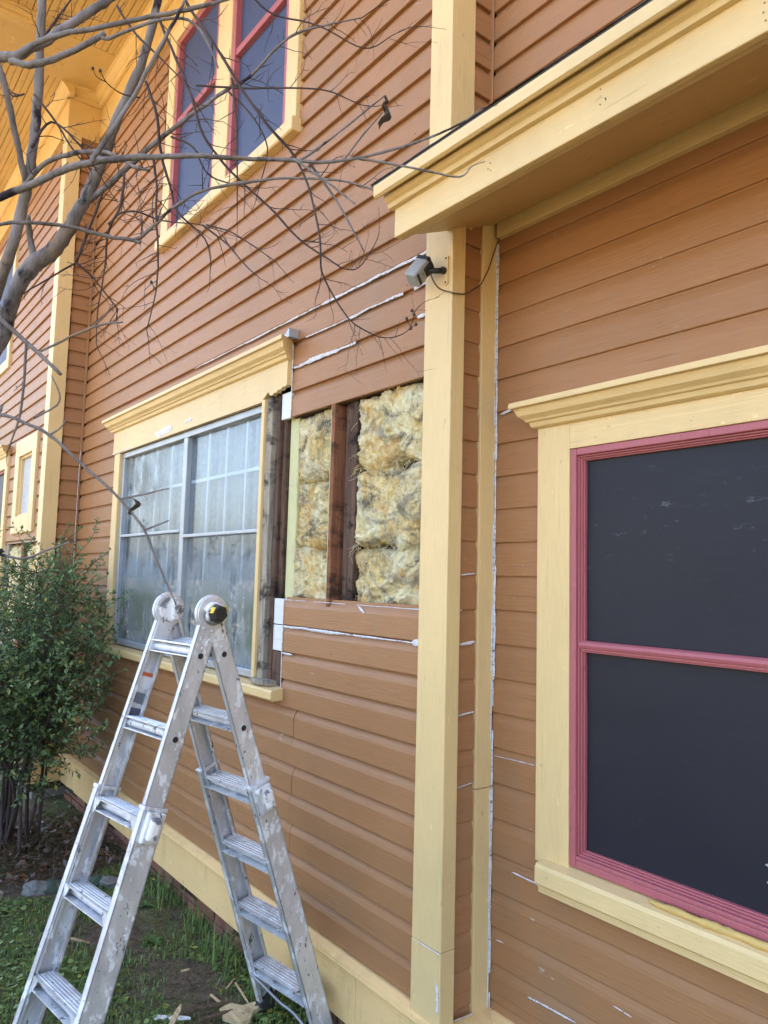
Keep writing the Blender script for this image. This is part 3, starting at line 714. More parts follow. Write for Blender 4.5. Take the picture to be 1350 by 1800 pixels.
# wisps of torn fibre hanging out of the wide bay
random.seed(5)
m = MB()
for k in range(420):
    x = random.uniform(-2.34, -1.93) if k % 3 else random.uniform(-2.80, -2.52); z = random.choice([random.gauss(2.1, .012), random.gauss(1.80, .015), random.uniform(1.6, 2.38)])
    p = Vector((x, .02+random.uniform(-.012, .012), z)); pts = [p]; d = Vector((random.uniform(-1, 1), random.uniform(-.5, .2), random.uniform(-1, .6))).normalized()
    for q in range(4): p = p+d*.011; d = (d+Vector((random.uniform(-.6, .6), random.uniform(-.4, .4), random.uniform(-.8, .3)))).normalized(); pts.append(p)
    m.tube(pts, [.0008, .0008, .0007, .0005, .0003], 3)
o = m.build('insulation_fibre', INSUL, None, loc=(-2.12, .05, 1.6)); o['kind'] = 'stuff'; tag(o, 'loose wisps of torn yellow insulation fibre in the wall cavity', 'insulation')
# second opened cavity, in the far bay under the small window
bz0, bz1 = ZB-5*RH, ZB+3*RH-.02
MB().box(-7.5, -6.1, YL+.112, YL+.13, bz0-.1, bz1+.1).build('cavity_back', SHEATH, house)
for a, b, mt in ((-7.42, -7.30, WGREY), (-6.80, -6.70, WORG)): MB().box(a, b, YL+.015, YL+.108, bz0-.02, bz1+.02).build('stud', mt, house, bevel=.004)
def batt2(x0, x1, seed, label):
    n0 = len(bpy.data.objects); o = batt(x0, x1, bz0+.01, bz1+.005, .055, .035, seed, label); o.location.y += YL; o['group'] = 'insulation batts under the small far window'
batt2(-7.29, -6.81, 8, 'pale insulation batt under the small window of the far bay, beside the dark stud')
batt2(-6.69, -6.16, 9, 'yellow insulation batt under the small window of the far bay, next to the corner board')

# ---- white caulk and putty
random.seed(21)
def caulk(pts, wd, nrm, up, step=.005, gaps=.06, parent=house, name='caulk', jit=.5):
    """an uneven smeared bead along a polyline, raised off the surface"""
    nrm = Vector(nrm); up = Vector(up); m = MB(); P = [Vector(p) for p in pts]
    L = [0]
    for a, b in zip(P, P[1:]): L.append(L[-1]+(b-a).length)
    n = max(3, int(L[-1]/step)); row = None; s0 = random.uniform(0, 99); vs = []; fs = []; prev = None
    for i in range(n+1):
        t = i/n*L[-1]; k = max(j for j in range(len(L)) if L[j] <= t+1e-9); k = min(k, len(P)-2)
        p = P[k].lerp(P[k+1], (t-L[k])/max(1e-6, L[k+1]-L[k]))
        g = noise.noise(Vector((t*5, s0, 0))); g2 = noise.noise(Vector((t*38, s0, 3)))+.8*noise.noise(Vector((t*110, s0, 5)))
        ww = wd*.66*max(.10, 1+jit*1.3*g+jit*.8*g2)*min(1, (i+.4)/2.5, (n-i+.4)/2.5)
        off = up*(wd*.25*noise.noise(Vector((t*9, s0, 7))))
        if noise.noise(Vector((t*7, s0, 11))) < -.62+gaps*3:
            if fs: MB().add(vs, fs).build(name, CAULK, parent, smooth=True)
            vs, fs, prev = [], [], None; continue
        b = len(vs); vs += [p+off-up*ww*.5, p+off-up*ww*.2+nrm*.0018, p+off+up*ww*.22+nrm*.0022, p+off+up*ww*.5]
        if prev is not None: fs += [(prev+q, prev+q+1, b+q+1, b+q) for q in range(3)]
        prev = b
    if not fs: return
    m.add(vs, fs); return m.build(name, CAULK, parent, smooth=True)
NF, UP, PX = (0, -1, 0), (0, 0, 1), (1, 0, 0)
def rowc(n, x0, x1, wd, y=-.001, **k): return caulk([(x0, y, ZB+n*RH-.004), (x1, y, ZB+n*RH-.004)], wd, NF, UP, **k)
rowc(11, -3.9, -3.3, .009, gaps=.16); rowc(11, -3.3, -2.6, .012, gaps=.05); rowc(11, -2.6, -1.90, .016, gaps=0)
rowc(10, -2.72, -2.35, .010, gaps=.05); rowc(10, -2.40, -1.90, .017, gaps=0)
rowc(9, -2.81, -2.45, .021, gaps=0); rowc(9, -2.46, -2.33, .013); rowc(9, -1.96, -1.90, .028, gaps=0)
rowc(-1, -2.815, -2.30, .013, gaps=.03); rowc(-1, -2.6, -2.38, .020, gaps=0); rowc(-1, -2.3, -1.90, .009, gaps=0); rowc(-1, -1.95, -1.90, .028, gaps=0)
rowc(-2, -2.815, -2.73, .012)
rowc(0, -2.815, -1.91, .005, gaps=.1)
caulk([(-2.265, -.001, ZB-.01), (-2.225, -.001, ZB-.03)], .03, NF, UP, gaps=0); 
caulk([(-2.816, -.002, 2.39), (-2.816, -.002, 2.72)], .010, NF, PX, gaps=.03)
caulk([(-2.816, -.002, 1.20), (-2.816, -.002, 1.58)], .008, NF, PX, gaps=.05)
caulk([(-1.893, -.003, 1.0), (-1.897, -.003, 2.45)], .006, NF, PX, gaps=.16)
caulk([(-6.012, -.0175, 1.76), (-6.012, -.0175, 2.62)], .016, NF, PX, gaps=.0)
caulk([(-5.20, -.024, 2.50), (-4.8, -.025, 2.50)], .01, NF, UP, gaps=.1)
# patches on the head board of the wide window
for px, py, wd, ln in ((287, 759, .05, .13), (331, 740, .03, .05)):
    c = atY(px, py, -.025); caulk([c-Vector((ln, 0, 0)), c+Vector((ln, 0, .004))], wd, NF, UP, gaps=0)
# beads on the inner corner and the return wall
for z0, z1, wd, g in ((.30, .86, .012, .02), (.86, 1.35, .012, .05), (1.35, 1.74, .020, 0), (1.74, 2.10, .010, .06), (2.10, 2.60, .014, .02), (2.58, 2.885, .016, 0)):
    caulk([(-1.774, .2125, z0), (-1.774, .2125, z1)], wd*1.05, NF, PX, gaps=g)
    caulk([(-1.7765, .208, z0), (-1.7765, .208, z1)], wd*.45, PX, (0, 1, 0), gaps=g+.12)
for n, wd in ((1, .009), (-1, .012), (0, .010), (-3, .009), (-5, .006)):
    caulk([(-1.784, .06, ZB+n*RH+.0), (-1.784, .136, ZB+n*RH+.008)], wd, PX, UP, gaps=.02)
caulk([(-1.766, -.0235, .36), (-1.769, -.0235, .45)], .020, NF, PX, gaps=.03)
caulk([(-1.86, -.0235, .536), (-1.757, -.0235, .536)], .005, NF, UP, gaps=.02)
caulk([(-1.775, .045, .31), (-1.765, .135, .312)], .03, PX, (1, 0, 1), gaps=0)
def bcaulk(p, q, wd, **k): caulk([atY(*p, YB-.001), atY(*q, YB-.001)], wd, NF, UP, **k)
bcaulk((900, 1533), (1048, 1606), .007, gaps=.02); bcaulk((1000, 1588), (1045, 1604), .011, gaps=0)
bcaulk((868, 1328), (940, 1345), .004, gaps=.05); bcaulk((872, 1652), (885, 1658), .006, gaps=0); bcaulk((905, 718), (880, 728), .010, gaps=.1)
bcaulk((928, 1752), (1012, 1798), .010, gaps=.1); bcaulk((1078, 1768), (1110, 1788), .004, gaps=.08)
for n, wd in ((-1, .018), (-2, .014)): caulk([(-6.030, -.14, ZB+(n-1)*RH), (-6.030, -.03, ZB+(n-1)*RH+.004)], wd, PX, UP, gaps=.02)

# ================================================================== SECURITY CAMERA
cp = Vector((-1.789, -.022, 2.722))
scam = thing('security_camera', 'small white and black security camera bracketed to the yellow corner post', 'security camera', cp)
e1 = (CR*-.56-CU*.78-CF*.28).normalized(); e2 = (CR*.66-CU*.45-CF*.60); e2 = (e2-e1*e2.dot(e1)).normalized(); e3 = e1.cross(e2)
bc = atD(737, 477, (atY(737, 477, -.09)-CPOS).dot(CF))
MB().obox(bc, e1, e2, e3, .046, .0245, .0275).build('body', [GREYP], scam, bevel=.006)
MB().obox(bc+e2*.006, e1, e2, e3, .034, .0205, .022).build('back_plate', DGREYP, scam, bevel=.003)
for s_, hh, h3 in ((-.038, .009, .0285), (.033, .006, .022)): MB().obox(bc+e1*s_+e2*(.0 if s_ < 0 else .004), e1, e2, e3, hh,   .0257 if s_ < 0 else .0230, h3).build('black_band', BLACKP, scam, bevel=.003)
for q in (-.015, .012): MB().disc(bc+e1*q+e2*.0264+e3*.004, e2, .0022, 0, .001, 10).build('screw', BLACKP, scam)
arm0 = bc-e1*.008+e2*.027; arm1 = Vector((-1.792, -.030, 2.722)); ad = (arm1-arm0)
MB().tube([arm0, arm0+ad*.5, arm1], .0095, 10).build('bracket_arm', BLACKP, scam, smooth=True)
MB().obox(bc-e1*.018+e2*.029, e1, e2, e3, .020, .008, .016).build('bracket_cradle', BLACKP, scam, bevel=.003)
MB().disc(arm1, (0, -1, 0), .012, -.004, .010, 16).build('bracket_base', BLACKP, scam)
pl = MB(); 
for dz in (-.042, .042): pl.disc((-1.785, -.023, 2.722+dz), (0, -1, 0), .010, 0, .004, 14)
pl.box(-1.793, -1.777, -.0268, -.0225, 2.684, 2.760); pl.build('mount_plate', YEL, scam, bevel=.0008)
for dz in (-.042, .042): MB().disc((-1.785, -.027, 2.722+dz), (0, -1, 0), .0035, 0, .002, 8).build('screw', CABLE, scam)
cb = [atY(757, 481, -.075), atY(760, 490, -.070), atY(768, 503, -.055), atY(778, 510, -.036), atY(794, 514, -.0275), Vector((-1.748, -.02, atY(800, 515, -.02).z)), atX(818, 516.5, -1.748), atX(832, 509, -1.752), atX(845, 500, -1.7585), atX(853, 485, -1.760), atX(859, 473, -1.760), atX(864, 458, -1.760), atX(872, 433, -1.760), atY(877, 418, .19)]
def smooth_pts(P, k=4):
    P = [Vector(p) for p in P]; out = []
    for i in range(len(P)-1):
        p0, p1, p2, p3 = P[max(0, i-1)], P[i], P[i+1], P[min(len(P)-1, i+2)]
        for j in range(k):
            t = j/k; out.append(.5*((2*p1)+(p2-p0)*t+(2*p0-5*p1+4*p2-p3)*t*t+(3*p1-p0-3*p2+p3)*t**3))
    out.append(P[-1]); return out
MB().tube(smooth_pts(cb), .0026, 8).build('cable', CABLE, scam, smooth=True)

# ================================================================== LADDER
S = .262; sc_ = S/.27
LC = Vector((-2.478*sc_, (-.579+1.65)*sc_-1.65, -.128*sc_+CAMZ)); LA = .138; LW0 = .136; LK = .016; LT = (.302, .338); LD0 = .134*sc_
lax = Vector((math.cos(LA), math.sin(LA), 0)); lan = Vector((-math.sin(LA), math.cos(LA), 0))
ladder = thing('folding_ladder', 'paint-spattered aluminium multi-position ladder standing open as a step ladder', 'ladder', (LC.x, LC.y, 0))
for leg, (t, sg) in enumerate(((LT[0], -1), (LT[1], 1))):
    dn = lan*(sg*math.sin(t))-Vector((0, 0, math.cos(t))); nr = lax.cross(dn).normalized()     # along leg, across leg
    if nr.dot(lan)*sg < 0: nr = -nr                                                             # nr points outward from the A
    Lfoot = LC.z/math.cos(t)-.004
    P = lambda d, a=0, o=0: LC+dn*d+lax*a+nr*o
    half = lambda d: LW0+LK*d
    dj = LD0+2*S-.05                                # where the outer stile begins
    for s_ in (-1, 1):
        # inner stile: C channel, open towards the rungs
        for nm, d0, d1, hy, th, offs in (('inner_stile', .03, LD0+3.55*S, .033, .021, 0), ('outer_stile', dj, Lfoot-.03, .039, .027, .007)):
            a0, a1 = s_*(half(d0)+offs), s_*(half(d1)+offs)
            m = MB(); wl = .0035
            for (o0, o1, b0, b1) in ((-hy, hy, th/2-wl, th/2), (-hy, -hy+wl, -th/2, th/2), (hy-wl, hy, -th/2, th/2), (-hy, -hy+.012, -th/2, -th/2+wl), (hy-.012, hy, -th/2, -th/2+wl)):
                vs = [P(d, a+s_*bb, oo) for d, a in ((d0, a0), (d1, a1)) for oo in (o0, o1) for bb in (b0, b1)]
                m.add(vs, [(0, 1, 3, 2), (4, 6, 7, 5), (0, 4, 5, 1), (1, 5, 7, 3), (3, 7, 6, 2), (2, 6, 4, 0)])
            st = m.build(nm, ALU, ladder)
            if nm == 'inner_stile':
                for k in range(3):      # rung ends show as dark round sockets with a bright rim
                    d = LD0+k*S+.012; c = P(d, s_*(half(d)+th/2), 0)
                    if k < 2:
                        m = MB(); m.disc(c, lax*s_, .0135, -.002, .0025, 20); m.build('rung_socket', ALU, st)
                        MB().disc(c, lax*s_, .0095, -.001, .0031, 20).build('socket_hole', BLACKP, st)
                for (dd, oo) in ((.055, -.016), (.055, .016), (.092, -.012), (.092, .014), (.115, 0)):
                    d = dd; MB().disc(P(d, s_*(half(d)+th/2), oo), lax*s_, .0055, 0, .003, 12, r2=.0035).build('rivet', ALU, st)
            else:
                d = d0+.055; c = P(d, s_*(half(d)+.007+.0135), 0)       # slide lock
                m = MB(); m.obox(c+lax*s_*.010, dn, nr, lax, .046, .031, .011); lk_ = m.build('lock_housing', ALU, st, bevel=.006)
                m = MB(); m.obox(c+lax*s_*.026+nr*.004, dn, nr, lax, .034, .018, .012); m.build('lock_knob', SPLAT, lk_, bevel=.010)
                MB().obox(P(d0+.004, s_*(half(d0)+.007), 0), dn, nr, lax, .006, .0425, .0165).build('sleeve_collar', ALU, st, bevel=.002)
                m = MB(); m.obox(P(Lfoot-.03, s_*(half(Lfoot)+.007), 0), dn, nr, lax, .035, .043, .018); m.build('foot', RUBBER, ladder, bevel=.005)
    # rungs
    nr_ = int((Lfoot-LD0-.06)/S)+1
    for k in range(nr_):
        d = LD0+k*S; h = half(d)-.006+(.006 if k > 2 else 0); c = P(d)
        up = -dn; zz = Vector((0, 0, 1)); tr = zz.cross(lax).normalized()   # treads are level when the ladder stands
        tr = (nr*.75+tr*(.66 if tr.dot(nr) > 0 else -.66)).normalized(); uu = lax.cross(tr).normalized(); uu = uu if uu.z > 0 else -uu
        wv = .030 if k < 2 else .036
        m = MB()
        m.oprism([(-wv, .016), (wv, .016), (wv, .0195), (-wv, .0195)], c, lax, tr, uu, -h, h)
        m.oprism([(-wv, -.0195), (wv, -.0195), (wv, -.016), (-wv, -.016)], c, lax, tr, uu, -h, h)
        # round ribbed core
        prof = [(.017*math.cos(a), .0155*math.sin(a)) for a in [i*math.pi/8 for i in range(16)]]
        m.oprism(prof, c, lax, tr, uu, -h, h)
        for q in (-.022, -.012, 0, .012, .022): m.oprism([(q-.002, .0195), (q+.002, .0195), (q+.0012, .0215), (q-.0012, .0215)], c, lax, tr, uu, -h, h)
        m.build('rung', ALU, ladder)
        if k >= 2:
            for s_ in (-1, 1):       # gusset brackets holding the outer rungs
                m = MB(); m.add([c+lax*s_*h+tr*wv+uu*.02, c+lax*s_*(h-.045)+tr*wv+uu*.02, c+lax*s_*h+tr*wv-uu*.04, c+lax*s_*h+tr*(wv-.003)+uu*.02, c+lax*s_*(h-.045)+tr*(wv-.003)+uu*.02, c+lax*s_*h+tr*(wv-.003)-uu*.04], [(0, 1, 2), (3, 5, 4), (0, 3, 4, 1), (1, 4, 5, 2), (2, 5, 3, 0)])
                m.build('rung_bracket', ALU, ladder)
    # diagonal braces at the bottom
    if True:
        dl = LD0+(nr_-1)*S
        a = P(dl-.02, -half(dl)-.006, .043 if sg < 0 else -.043); b = P(dl+.02, half(dl)+.006, .043 if sg < 0 else -.043)
        mid = (a+b)/2+dn*.06
        m = MB(); m.tube(smooth_pts([a+dn*.03, (a+mid)/2+dn*.012, mid, (b+mid)/2+dn*.03, b+dn*.11], 4), .0048, 6); m.build('brace', STRAP, ladder)
        m = MB(); m.tube([P(dl+.12, -half(dl)+.005, -.02), P(dl+.005, -half(dl)*.25, -.02)], .0055, 6); m.build('brace', STRAP, ladder)
# hinges
for s_ in (-1, 1):
    c = LC+lax*s_*LW0; out = lax*s_
    h = MB(); h.disc(c, out, .060, -.006, .006, 36)
    hin = h.build('hinge', ALU, ladder, bevel=.002)
    for (t, sg) in ((LT[0], -1), (LT[1], 1)):
        dn = lan*(sg*math.sin(t))-Vector((0, 0, math.cos(t))); nr = lax.cross(dn).normalized()
        MB().obox(c+dn*.075+out*(.009 if sg > 0 else -.009), dn, nr, out, .075, .030, .0025).build('hinge_arm', ALU, hin, bevel=.002)
        m = MB(); m.disc(c, out, .056, -.0125 if sg < 0 else .0065, -.0065 if sg < 0 else .0125, 32); m.build('hinge_plate', ALU, hin, bevel=.0015)
        for dd, oo in ((.085, .015), (.085, -.015), (.118, 0), (.130, .016)):
            MB().disc(c+dn*dd+nr*oo+out*.0115, out, .006, 0, .004, 12, r2=.004).build('rivet', ALU, hin)
    if s_ > 0:
        k = MB(); k.disc(c, out, .040, .012, .030, 28, r2=.036); kb = k.build('knob', SPLAT, hin, bevel=.003)
        k = MB(); k.disc(c, out, .034, .030, .058, 6, r2=.027); k.build('knob_grip', BLACKP, kb, bevel=.004)
        for ang in (.6, 2.7):
            t1 = (Vector((0, 0, 1))*math.sin(ang)+lan*math.cos(ang)); MB().obox(c+out*.046+t1*.0285, t1, out, t1.cross(out), .0012, .011, .010).build('grip_sticker', YSTK, kb)
        k = MB(); k.disc(c, out, .012, -.03, .03, 12); k.build('hinge_bolt', ALU, hin)
    else:
        k = MB(); k.disc(c, -out, .044, .012, .020, 32); k.build('hinge_cover', SPLAT, hin, bevel=.003)
        k = MB(); k.obox(c-out*.026+lan*.012, Vector((0, 0, 1)), lan, lax, .038, .014, .008); k.build('paint_drip', SPLAT, hin, bevel=.010)
# worn warning stickers inside the far stile
t, sg = LT[0], -1; dn = lan*(sg*math.sin(t))-Vector((0, 0, math.cos(t))); nr = lax.cross(dn).normalized()
random.seed(3)
def sticker(d, hd, mat, name, wdt=.029, off=0):
    c = LC+dn*d-lax*(LW0+LK*d+.0105-.0042)+nr*off; m = MB(); n = 12
    pts = [(hd*math.cos(a)*(1 if abs(math.cos(a)) > .3 else 1.0), wdt*math.sin(a)) for a in []]
    ed = [(-hd, -wdt), (-hd, wdt)]+[(hd*random.uniform(.6, 1), wdt*(1-2*i/5)) for i in range(6)]
    m.add([c+dn*p+nr*q+lax*.0008 for p, q in ed]+[c+dn*p+nr*q for p, q in ed], [tuple(range(8)), tuple(range(15, 7, -1))]+[(i, (i+1) % 8, 8+(i+1) % 8, 8+i) for i in range(8)])
    return m.build(name, mat, ladder)
sticker(.232, .007, ORSTK, 'sticker'); sticker(.262, .022, WSTK, 'sticker'); 
sticker(.315, .020, plain('faded_print', (.16, .17, .20), .6), 'sticker', .024); sticker(.375, .028, plain('faded_print_dark', (.10, .11, .15), .6), 'sticker', .026)

# ---- nail heads on the pent roof fascia and the corner post
random.seed(6)
NAIL = plain('rusty_nail', (.09, .06, .04), .7)
for (px, py) in ((1056, 157), (1064, 173), (1055, 184), (1065, 175), (862, 287), (858, 297), (863, 300), (1344, 5), (1342, 22), (1346, 36)):
    MB().disc(atY(px, py, -.2505), (0, -1, 0), .0016, 0, .0012, 8).build('nail_head', NAIL, house)
for n in range(-11, 16):
    for x in (-2.02, -2.42, -3.1, -3.75, -4.4, -5.05, -5.6):
        zc = ZB+n*RH+.022
        if (n in range(0, 7) and x > -2.9) or (1.1 < zc < 2.75 and -5.2 < x < -2.8): continue
        MB().disc((x+random.uniform(-.03, .03), .0006, zc+random.uniform(-.004, .004)), (0, -1, 0), .0026, 0, .0012, 6).build('nail_head', SID if random.random() < .8 else NAIL, wallA)

# ================================================================== BARE TREE
random.seed(41)
tb = Vector((-3.36, -1.62, 0))
tree = thing('bare_tree', 'leafless multi-stem tree with smooth grey bark in front of the upper wall', 'tree', tb)
limbs = MB(); twigs = MB()
def pxr(r, D): return (r*.72 if r > 3 else r*.9)*D/FPX
def limb(spec, n=8, k=5, mb=None, wob=.06, twig=0, tl=.22, head=None):
    """spec: (px, py, depth, radius px); head: extra world points (x,y,z,r) before the first"""
    P = [(Vector(h[:3]), h[3]) for h in (head or [])]+[(atD(x, y, D), pxr(r, D)) for x, y, D, r in spec]
    pts = smooth_pts([p for p, r in P], k); rad = []
    for i in range(len(P)-1): rad += [P[i][1]+(P[i+1][1]-P[i][1])*j/k for j in range(k)]
    rad.append(P[-1][1])
    s0 = random.uniform(0, 50)
    pts = [p+Vector((noise.noise(Vector((i*.55, s0, 0))), noise.noise(Vector((i*.55, s0, 5))), noise.noise(Vector((i*.55, s0, 9)))))*min(.004, r*.5) for i, (p, r) in enumerate(zip(pts, rad))]
    rad = [r*(1+.16*noise.noise(Vector((i*.8, s0, 2)))) for i, r in enumerate(rad)]
    (mb or limbs).tube(pts, rad, n, wob=wob)
    if twig:
        nh = len(head or [])*k
        for i in range(nh+1, len(pts)-1):
            if random.random() < twig: sprout(pts[i], (pts[i+1]-pts[i-1]).normalized(), random.uniform(.3, 1)*tl, max(.0010, min(.0020, rad[i]*.5)), 1)
        if rad[-1] < .004: sprout(pts[-1], (pts[-1]-pts[-2]).normalized(), tl*.7, max(.0010, rad[-1]), 1, end=True)
    return pts, rad
def sprout(p, d, L, r, depth, end=False):
    perp = Vector((random.gauss(0, 1), random.gauss(0, 1), random.gauss(0, 1))); perp = (perp-d*perp.dot(d)).normalized()
    dd = (d*(1.0 if end else random.uniform(.3, .9))+perp*(.3 if end else 1)*.9).normalized()
    n = max(3, int(L/.022)); st = L/n; pts = [p]; q = p
    for i in range(n):
        dd = (dd+Vector((random.gauss(0, .13), random.gauss(0, .13), random.gauss(-.02, .13)))).normalized(); q = q+dd*st; pts.append(q)
        if q.y > -.05: q.y = -.05
        if depth > 0 and random.random() < .22: sprout(q, dd, L*random.uniform(.2, .5), r*.65, depth-1)
        elif random.random() < .22:
            pv = Vector((random.gauss(0, 1), random.gauss(0, 1), random.gauss(0, 1))).normalized(); twigs.tube([q, q+(dd*.5+pv).normalized()*random.uniform(.008, .022)], [r*.55, r*.2], 4)
    twigs.tube(pts, [r*(1-.65*i/n) for i in range(n+1)], 5)
T = 3.0
# main stem and fork
limb([(0, 600, T, 18), (14, 552, T, 18), (32, 502, T, 19), (58, 466, T, 21), (92, 442, T, 19), (117, 408, T, 17), (140, 368, T, 15), (163, 322, T, 14), (185, 268, T-.05, 13), (207, 207, T-.1, 12), (246, 118, T-.1, 10.5), (268, 44, T-.1, 9.5), (280, -10, T-.1, 9), (300, -90, T-.1, 7), (330, -200, T-.1, 4)], 12, 5,
     head=[(tb.x, tb.y, -.05, .062), (tb.x+.02, tb.y+.05, .8, .052), (tb.x+.03, tb.y+.22, 1.7, .046), (-3.30, -1.22, 2.35, .043)])
limb([(-30, 560, 2.9, 14), (5, 480, 2.85, 14), (22, 430, 2.8, 13), (38, 370, 2.8, 12.5), (52, 300, 2.75, 12), (58, 255, 2.75, 11.5), (66, 180, 2.75, 11), (70, 90, 2.75, 10.5), (74, 0, 2.75, 10), (78, -120, 2.75, 8), (90, -250, 2.7, 5)], 10, 5,
     head=[(tb.x+.12, tb.y-.10, -.05, .045), (tb.x+.2, tb.y-.02, 1.2, .036), (-3.14, -1.40, 2.2, .032)])
limb([(68, 475, T, 9), (57, 440, T, 8.5), (52, 410, T, 8), (48, 380, T-.05, 7)], 8, 4)
limb([(-20, 60, 2.6, 8), (0, 127, 2.6, 8), (18, 193, 2.65, 8), (33, 267, 2.7, 8), (44, 318, 2.75, 7)], 8, 4)
limb([(40, 330, 2.75, 6), (74, 291, 2.7, 6), (118, 272, 2.65, 6), (172, 266, 2.6, 5.5), (200, 272, 2.58, 4), (230, 290, 2.55, 3), (262, 300, 2.5, 3)], 7, 5, twig=.12)
limb([(133, 368, T, 8), (178, 336, T, 7.5), (225, 294, T-.05, 7), (267, 256, T-.05, 6), (310, 222, T-.1, 5.5), (344, 196, T-.1, 5), (400, 157, T-.1, 4.4), (437, 137, T-.1, 3.6), (489, 81, T-.15, 3.2), (526, 57, T-.15, 2.6), (578, 43, T-.15, 1.9), (637, 31, T-.15, 1.2)], 7, 6, twig=.30)
# nearer stem, out of the frame to the left, and its boughs that reach across
s2 = [(-1.95, -2.0, -.05, .045), (-1.92, -1.95, .9, .038)]
limbs.tube(smooth_pts([Vector((-1.95, -2.0, -.05)), Vector((-1.93, -1.97, .9)), Vector((-1.90, -1.88, 1.8)), Vector((-1.86, -1.82, 2.6)), Vector((-1.82, -1.78, 3.4))], 6), [.046-.0009*i for i in range(25)], 12, wob=.05)
hd = lambda z, r=.022: [(-1.90, -1.86, z, r), (-1.84, -1.66, z+.10, r*.8)]
limb([(-40, 104, 1.75, 12), (0, 101, 1.75, 12), (30, 97, 1.75, 11.5), (74, 76, 1.8, 11), (118, 46, 1.85, 10.5), (166, 16, 1.9, 10), (205, -8, 1.95, 9), (280, -50, 2, 6)], 10, 5, head=hd(2.45))
limb([(20, 108, 1.72, 8), (59, 113, 1.7, 8), (118, 93, 1.7, 7.5), (184, 58, 1.7, 6.5)], 8, 5)
limb([(176, 64, 1.7, 4.5), (192, 68, 1.7, 4.5), (255, 42, 1.7, 4), (311, 32, 1.7, 3.6), (345, 45, 1.7, 3), (365, 75, 1.7, 2.4), (384, 120, 1.7, 1.6)], 7, 4)
limb([(25, 100, 1.75, 7), (89, 66, 1.75, 6.5), (178, 48, 1.75, 6), (267, 29, 1.8, 5.5), (308, 21, 1.8, 5.5), (350, 12, 1.8, 5), (400, -2, 1.85, 4), (480, -30, 1.9, 2)], 8, 5, twig=.06)
limb([(-40, 365, 1.45, 10), (0, 347, 1.45, 10), (59, 323, 1.45, 9.5), (118, 297, 1.45, 9), (178, 283, 1.45, 8.5), (237, 277, 1.45, 8), (296, 275, 1.45, 7), (356, 274, 1.45, 6.5), (424, 278, 1.5, 5.5), (517, 282, 1.5, 4.8), (572, 285, 1.5, 4.2), (628, 278, 1.5, 3.6), (683, 265, 1.5, 3), (757, 241, 1.5, 2.4), (813, 215, 1.5, 1.8), (846, 191, 1.5, 1.2)], 8, 5, twig=.03, tl=.05, head=hd(2.2))
limb([(628, 278, 1.5, 3), (683, 287, 1.5, 2.6), (757, 302, 1.5, 2.2), (809, 311, 1.5, 1.8), (830, 292, 1.5, 1.4), (852, 284, 1.5, 1)], 6, 4)
limb([(528, 282, 1.5, 3), (565, 256, 1.5, 2.6), (609, 222, 1.5, 2.2), (678, 167, 1.5, 1.4)], 6, 4)
limb([(605, 280, 1.5, 2), (640, 235, 1.5, 1.8), (672, 198, 1.5, 1.3)], 6, 3)
limb([(517, 280, 1.45, 2.5), (572, 318, 1.42, 2.2), (624, 359, 1.4, 1.5)], 6, 4)
limb([(542, 285, 1.9, 2.6), (591, 352, 1.9, 2.2), (641, 444, 1.9, 1.3)], 6, 4)
limb([(160, 284, 1.4, 7), (178, 257, 1.4, 6.5), (237, 166, 1.4, 5.5), (284, 77, 1.4, 4.8), (311, 30, 1.4, 4.2), (328, -5, 1.4, 3.5), (360, -70, 1.4, 2)], 8, 5, wob=.04)
limb([(-30, 400, 2.2, 4.5), (0, 395, 2.2, 4.5), (39, 391, 2.2, 4.6), (118, 398, 2.3, 4.6), (178, 413, 2.35, 4.8), (231, 422, 2.4, 4.8), (246, 427, 2.4, 4)], 7, 5, twig=.05, tl=.06, head=[(-1.90, -1.87, 2.2, .018), (-2.1, -1.62, 2.45, .013)])
limb([(236, 421, 2.4, 4.5), (250, 414, 2.4, 4.2), (275, 392, 2.4, 4), (311, 360, 2.4, 3.8), (356, 336, 2.4, 3.4), (424, 322, 2.4, 3), (498, 313, 2.4, 2.6), (591, 317, 2.4, 2.2), (646, 330, 2.4, 1.8), (702, 352, 2.4, 1.5), (768, 357, 2.4, 1)], 7, 6, twig=.30)
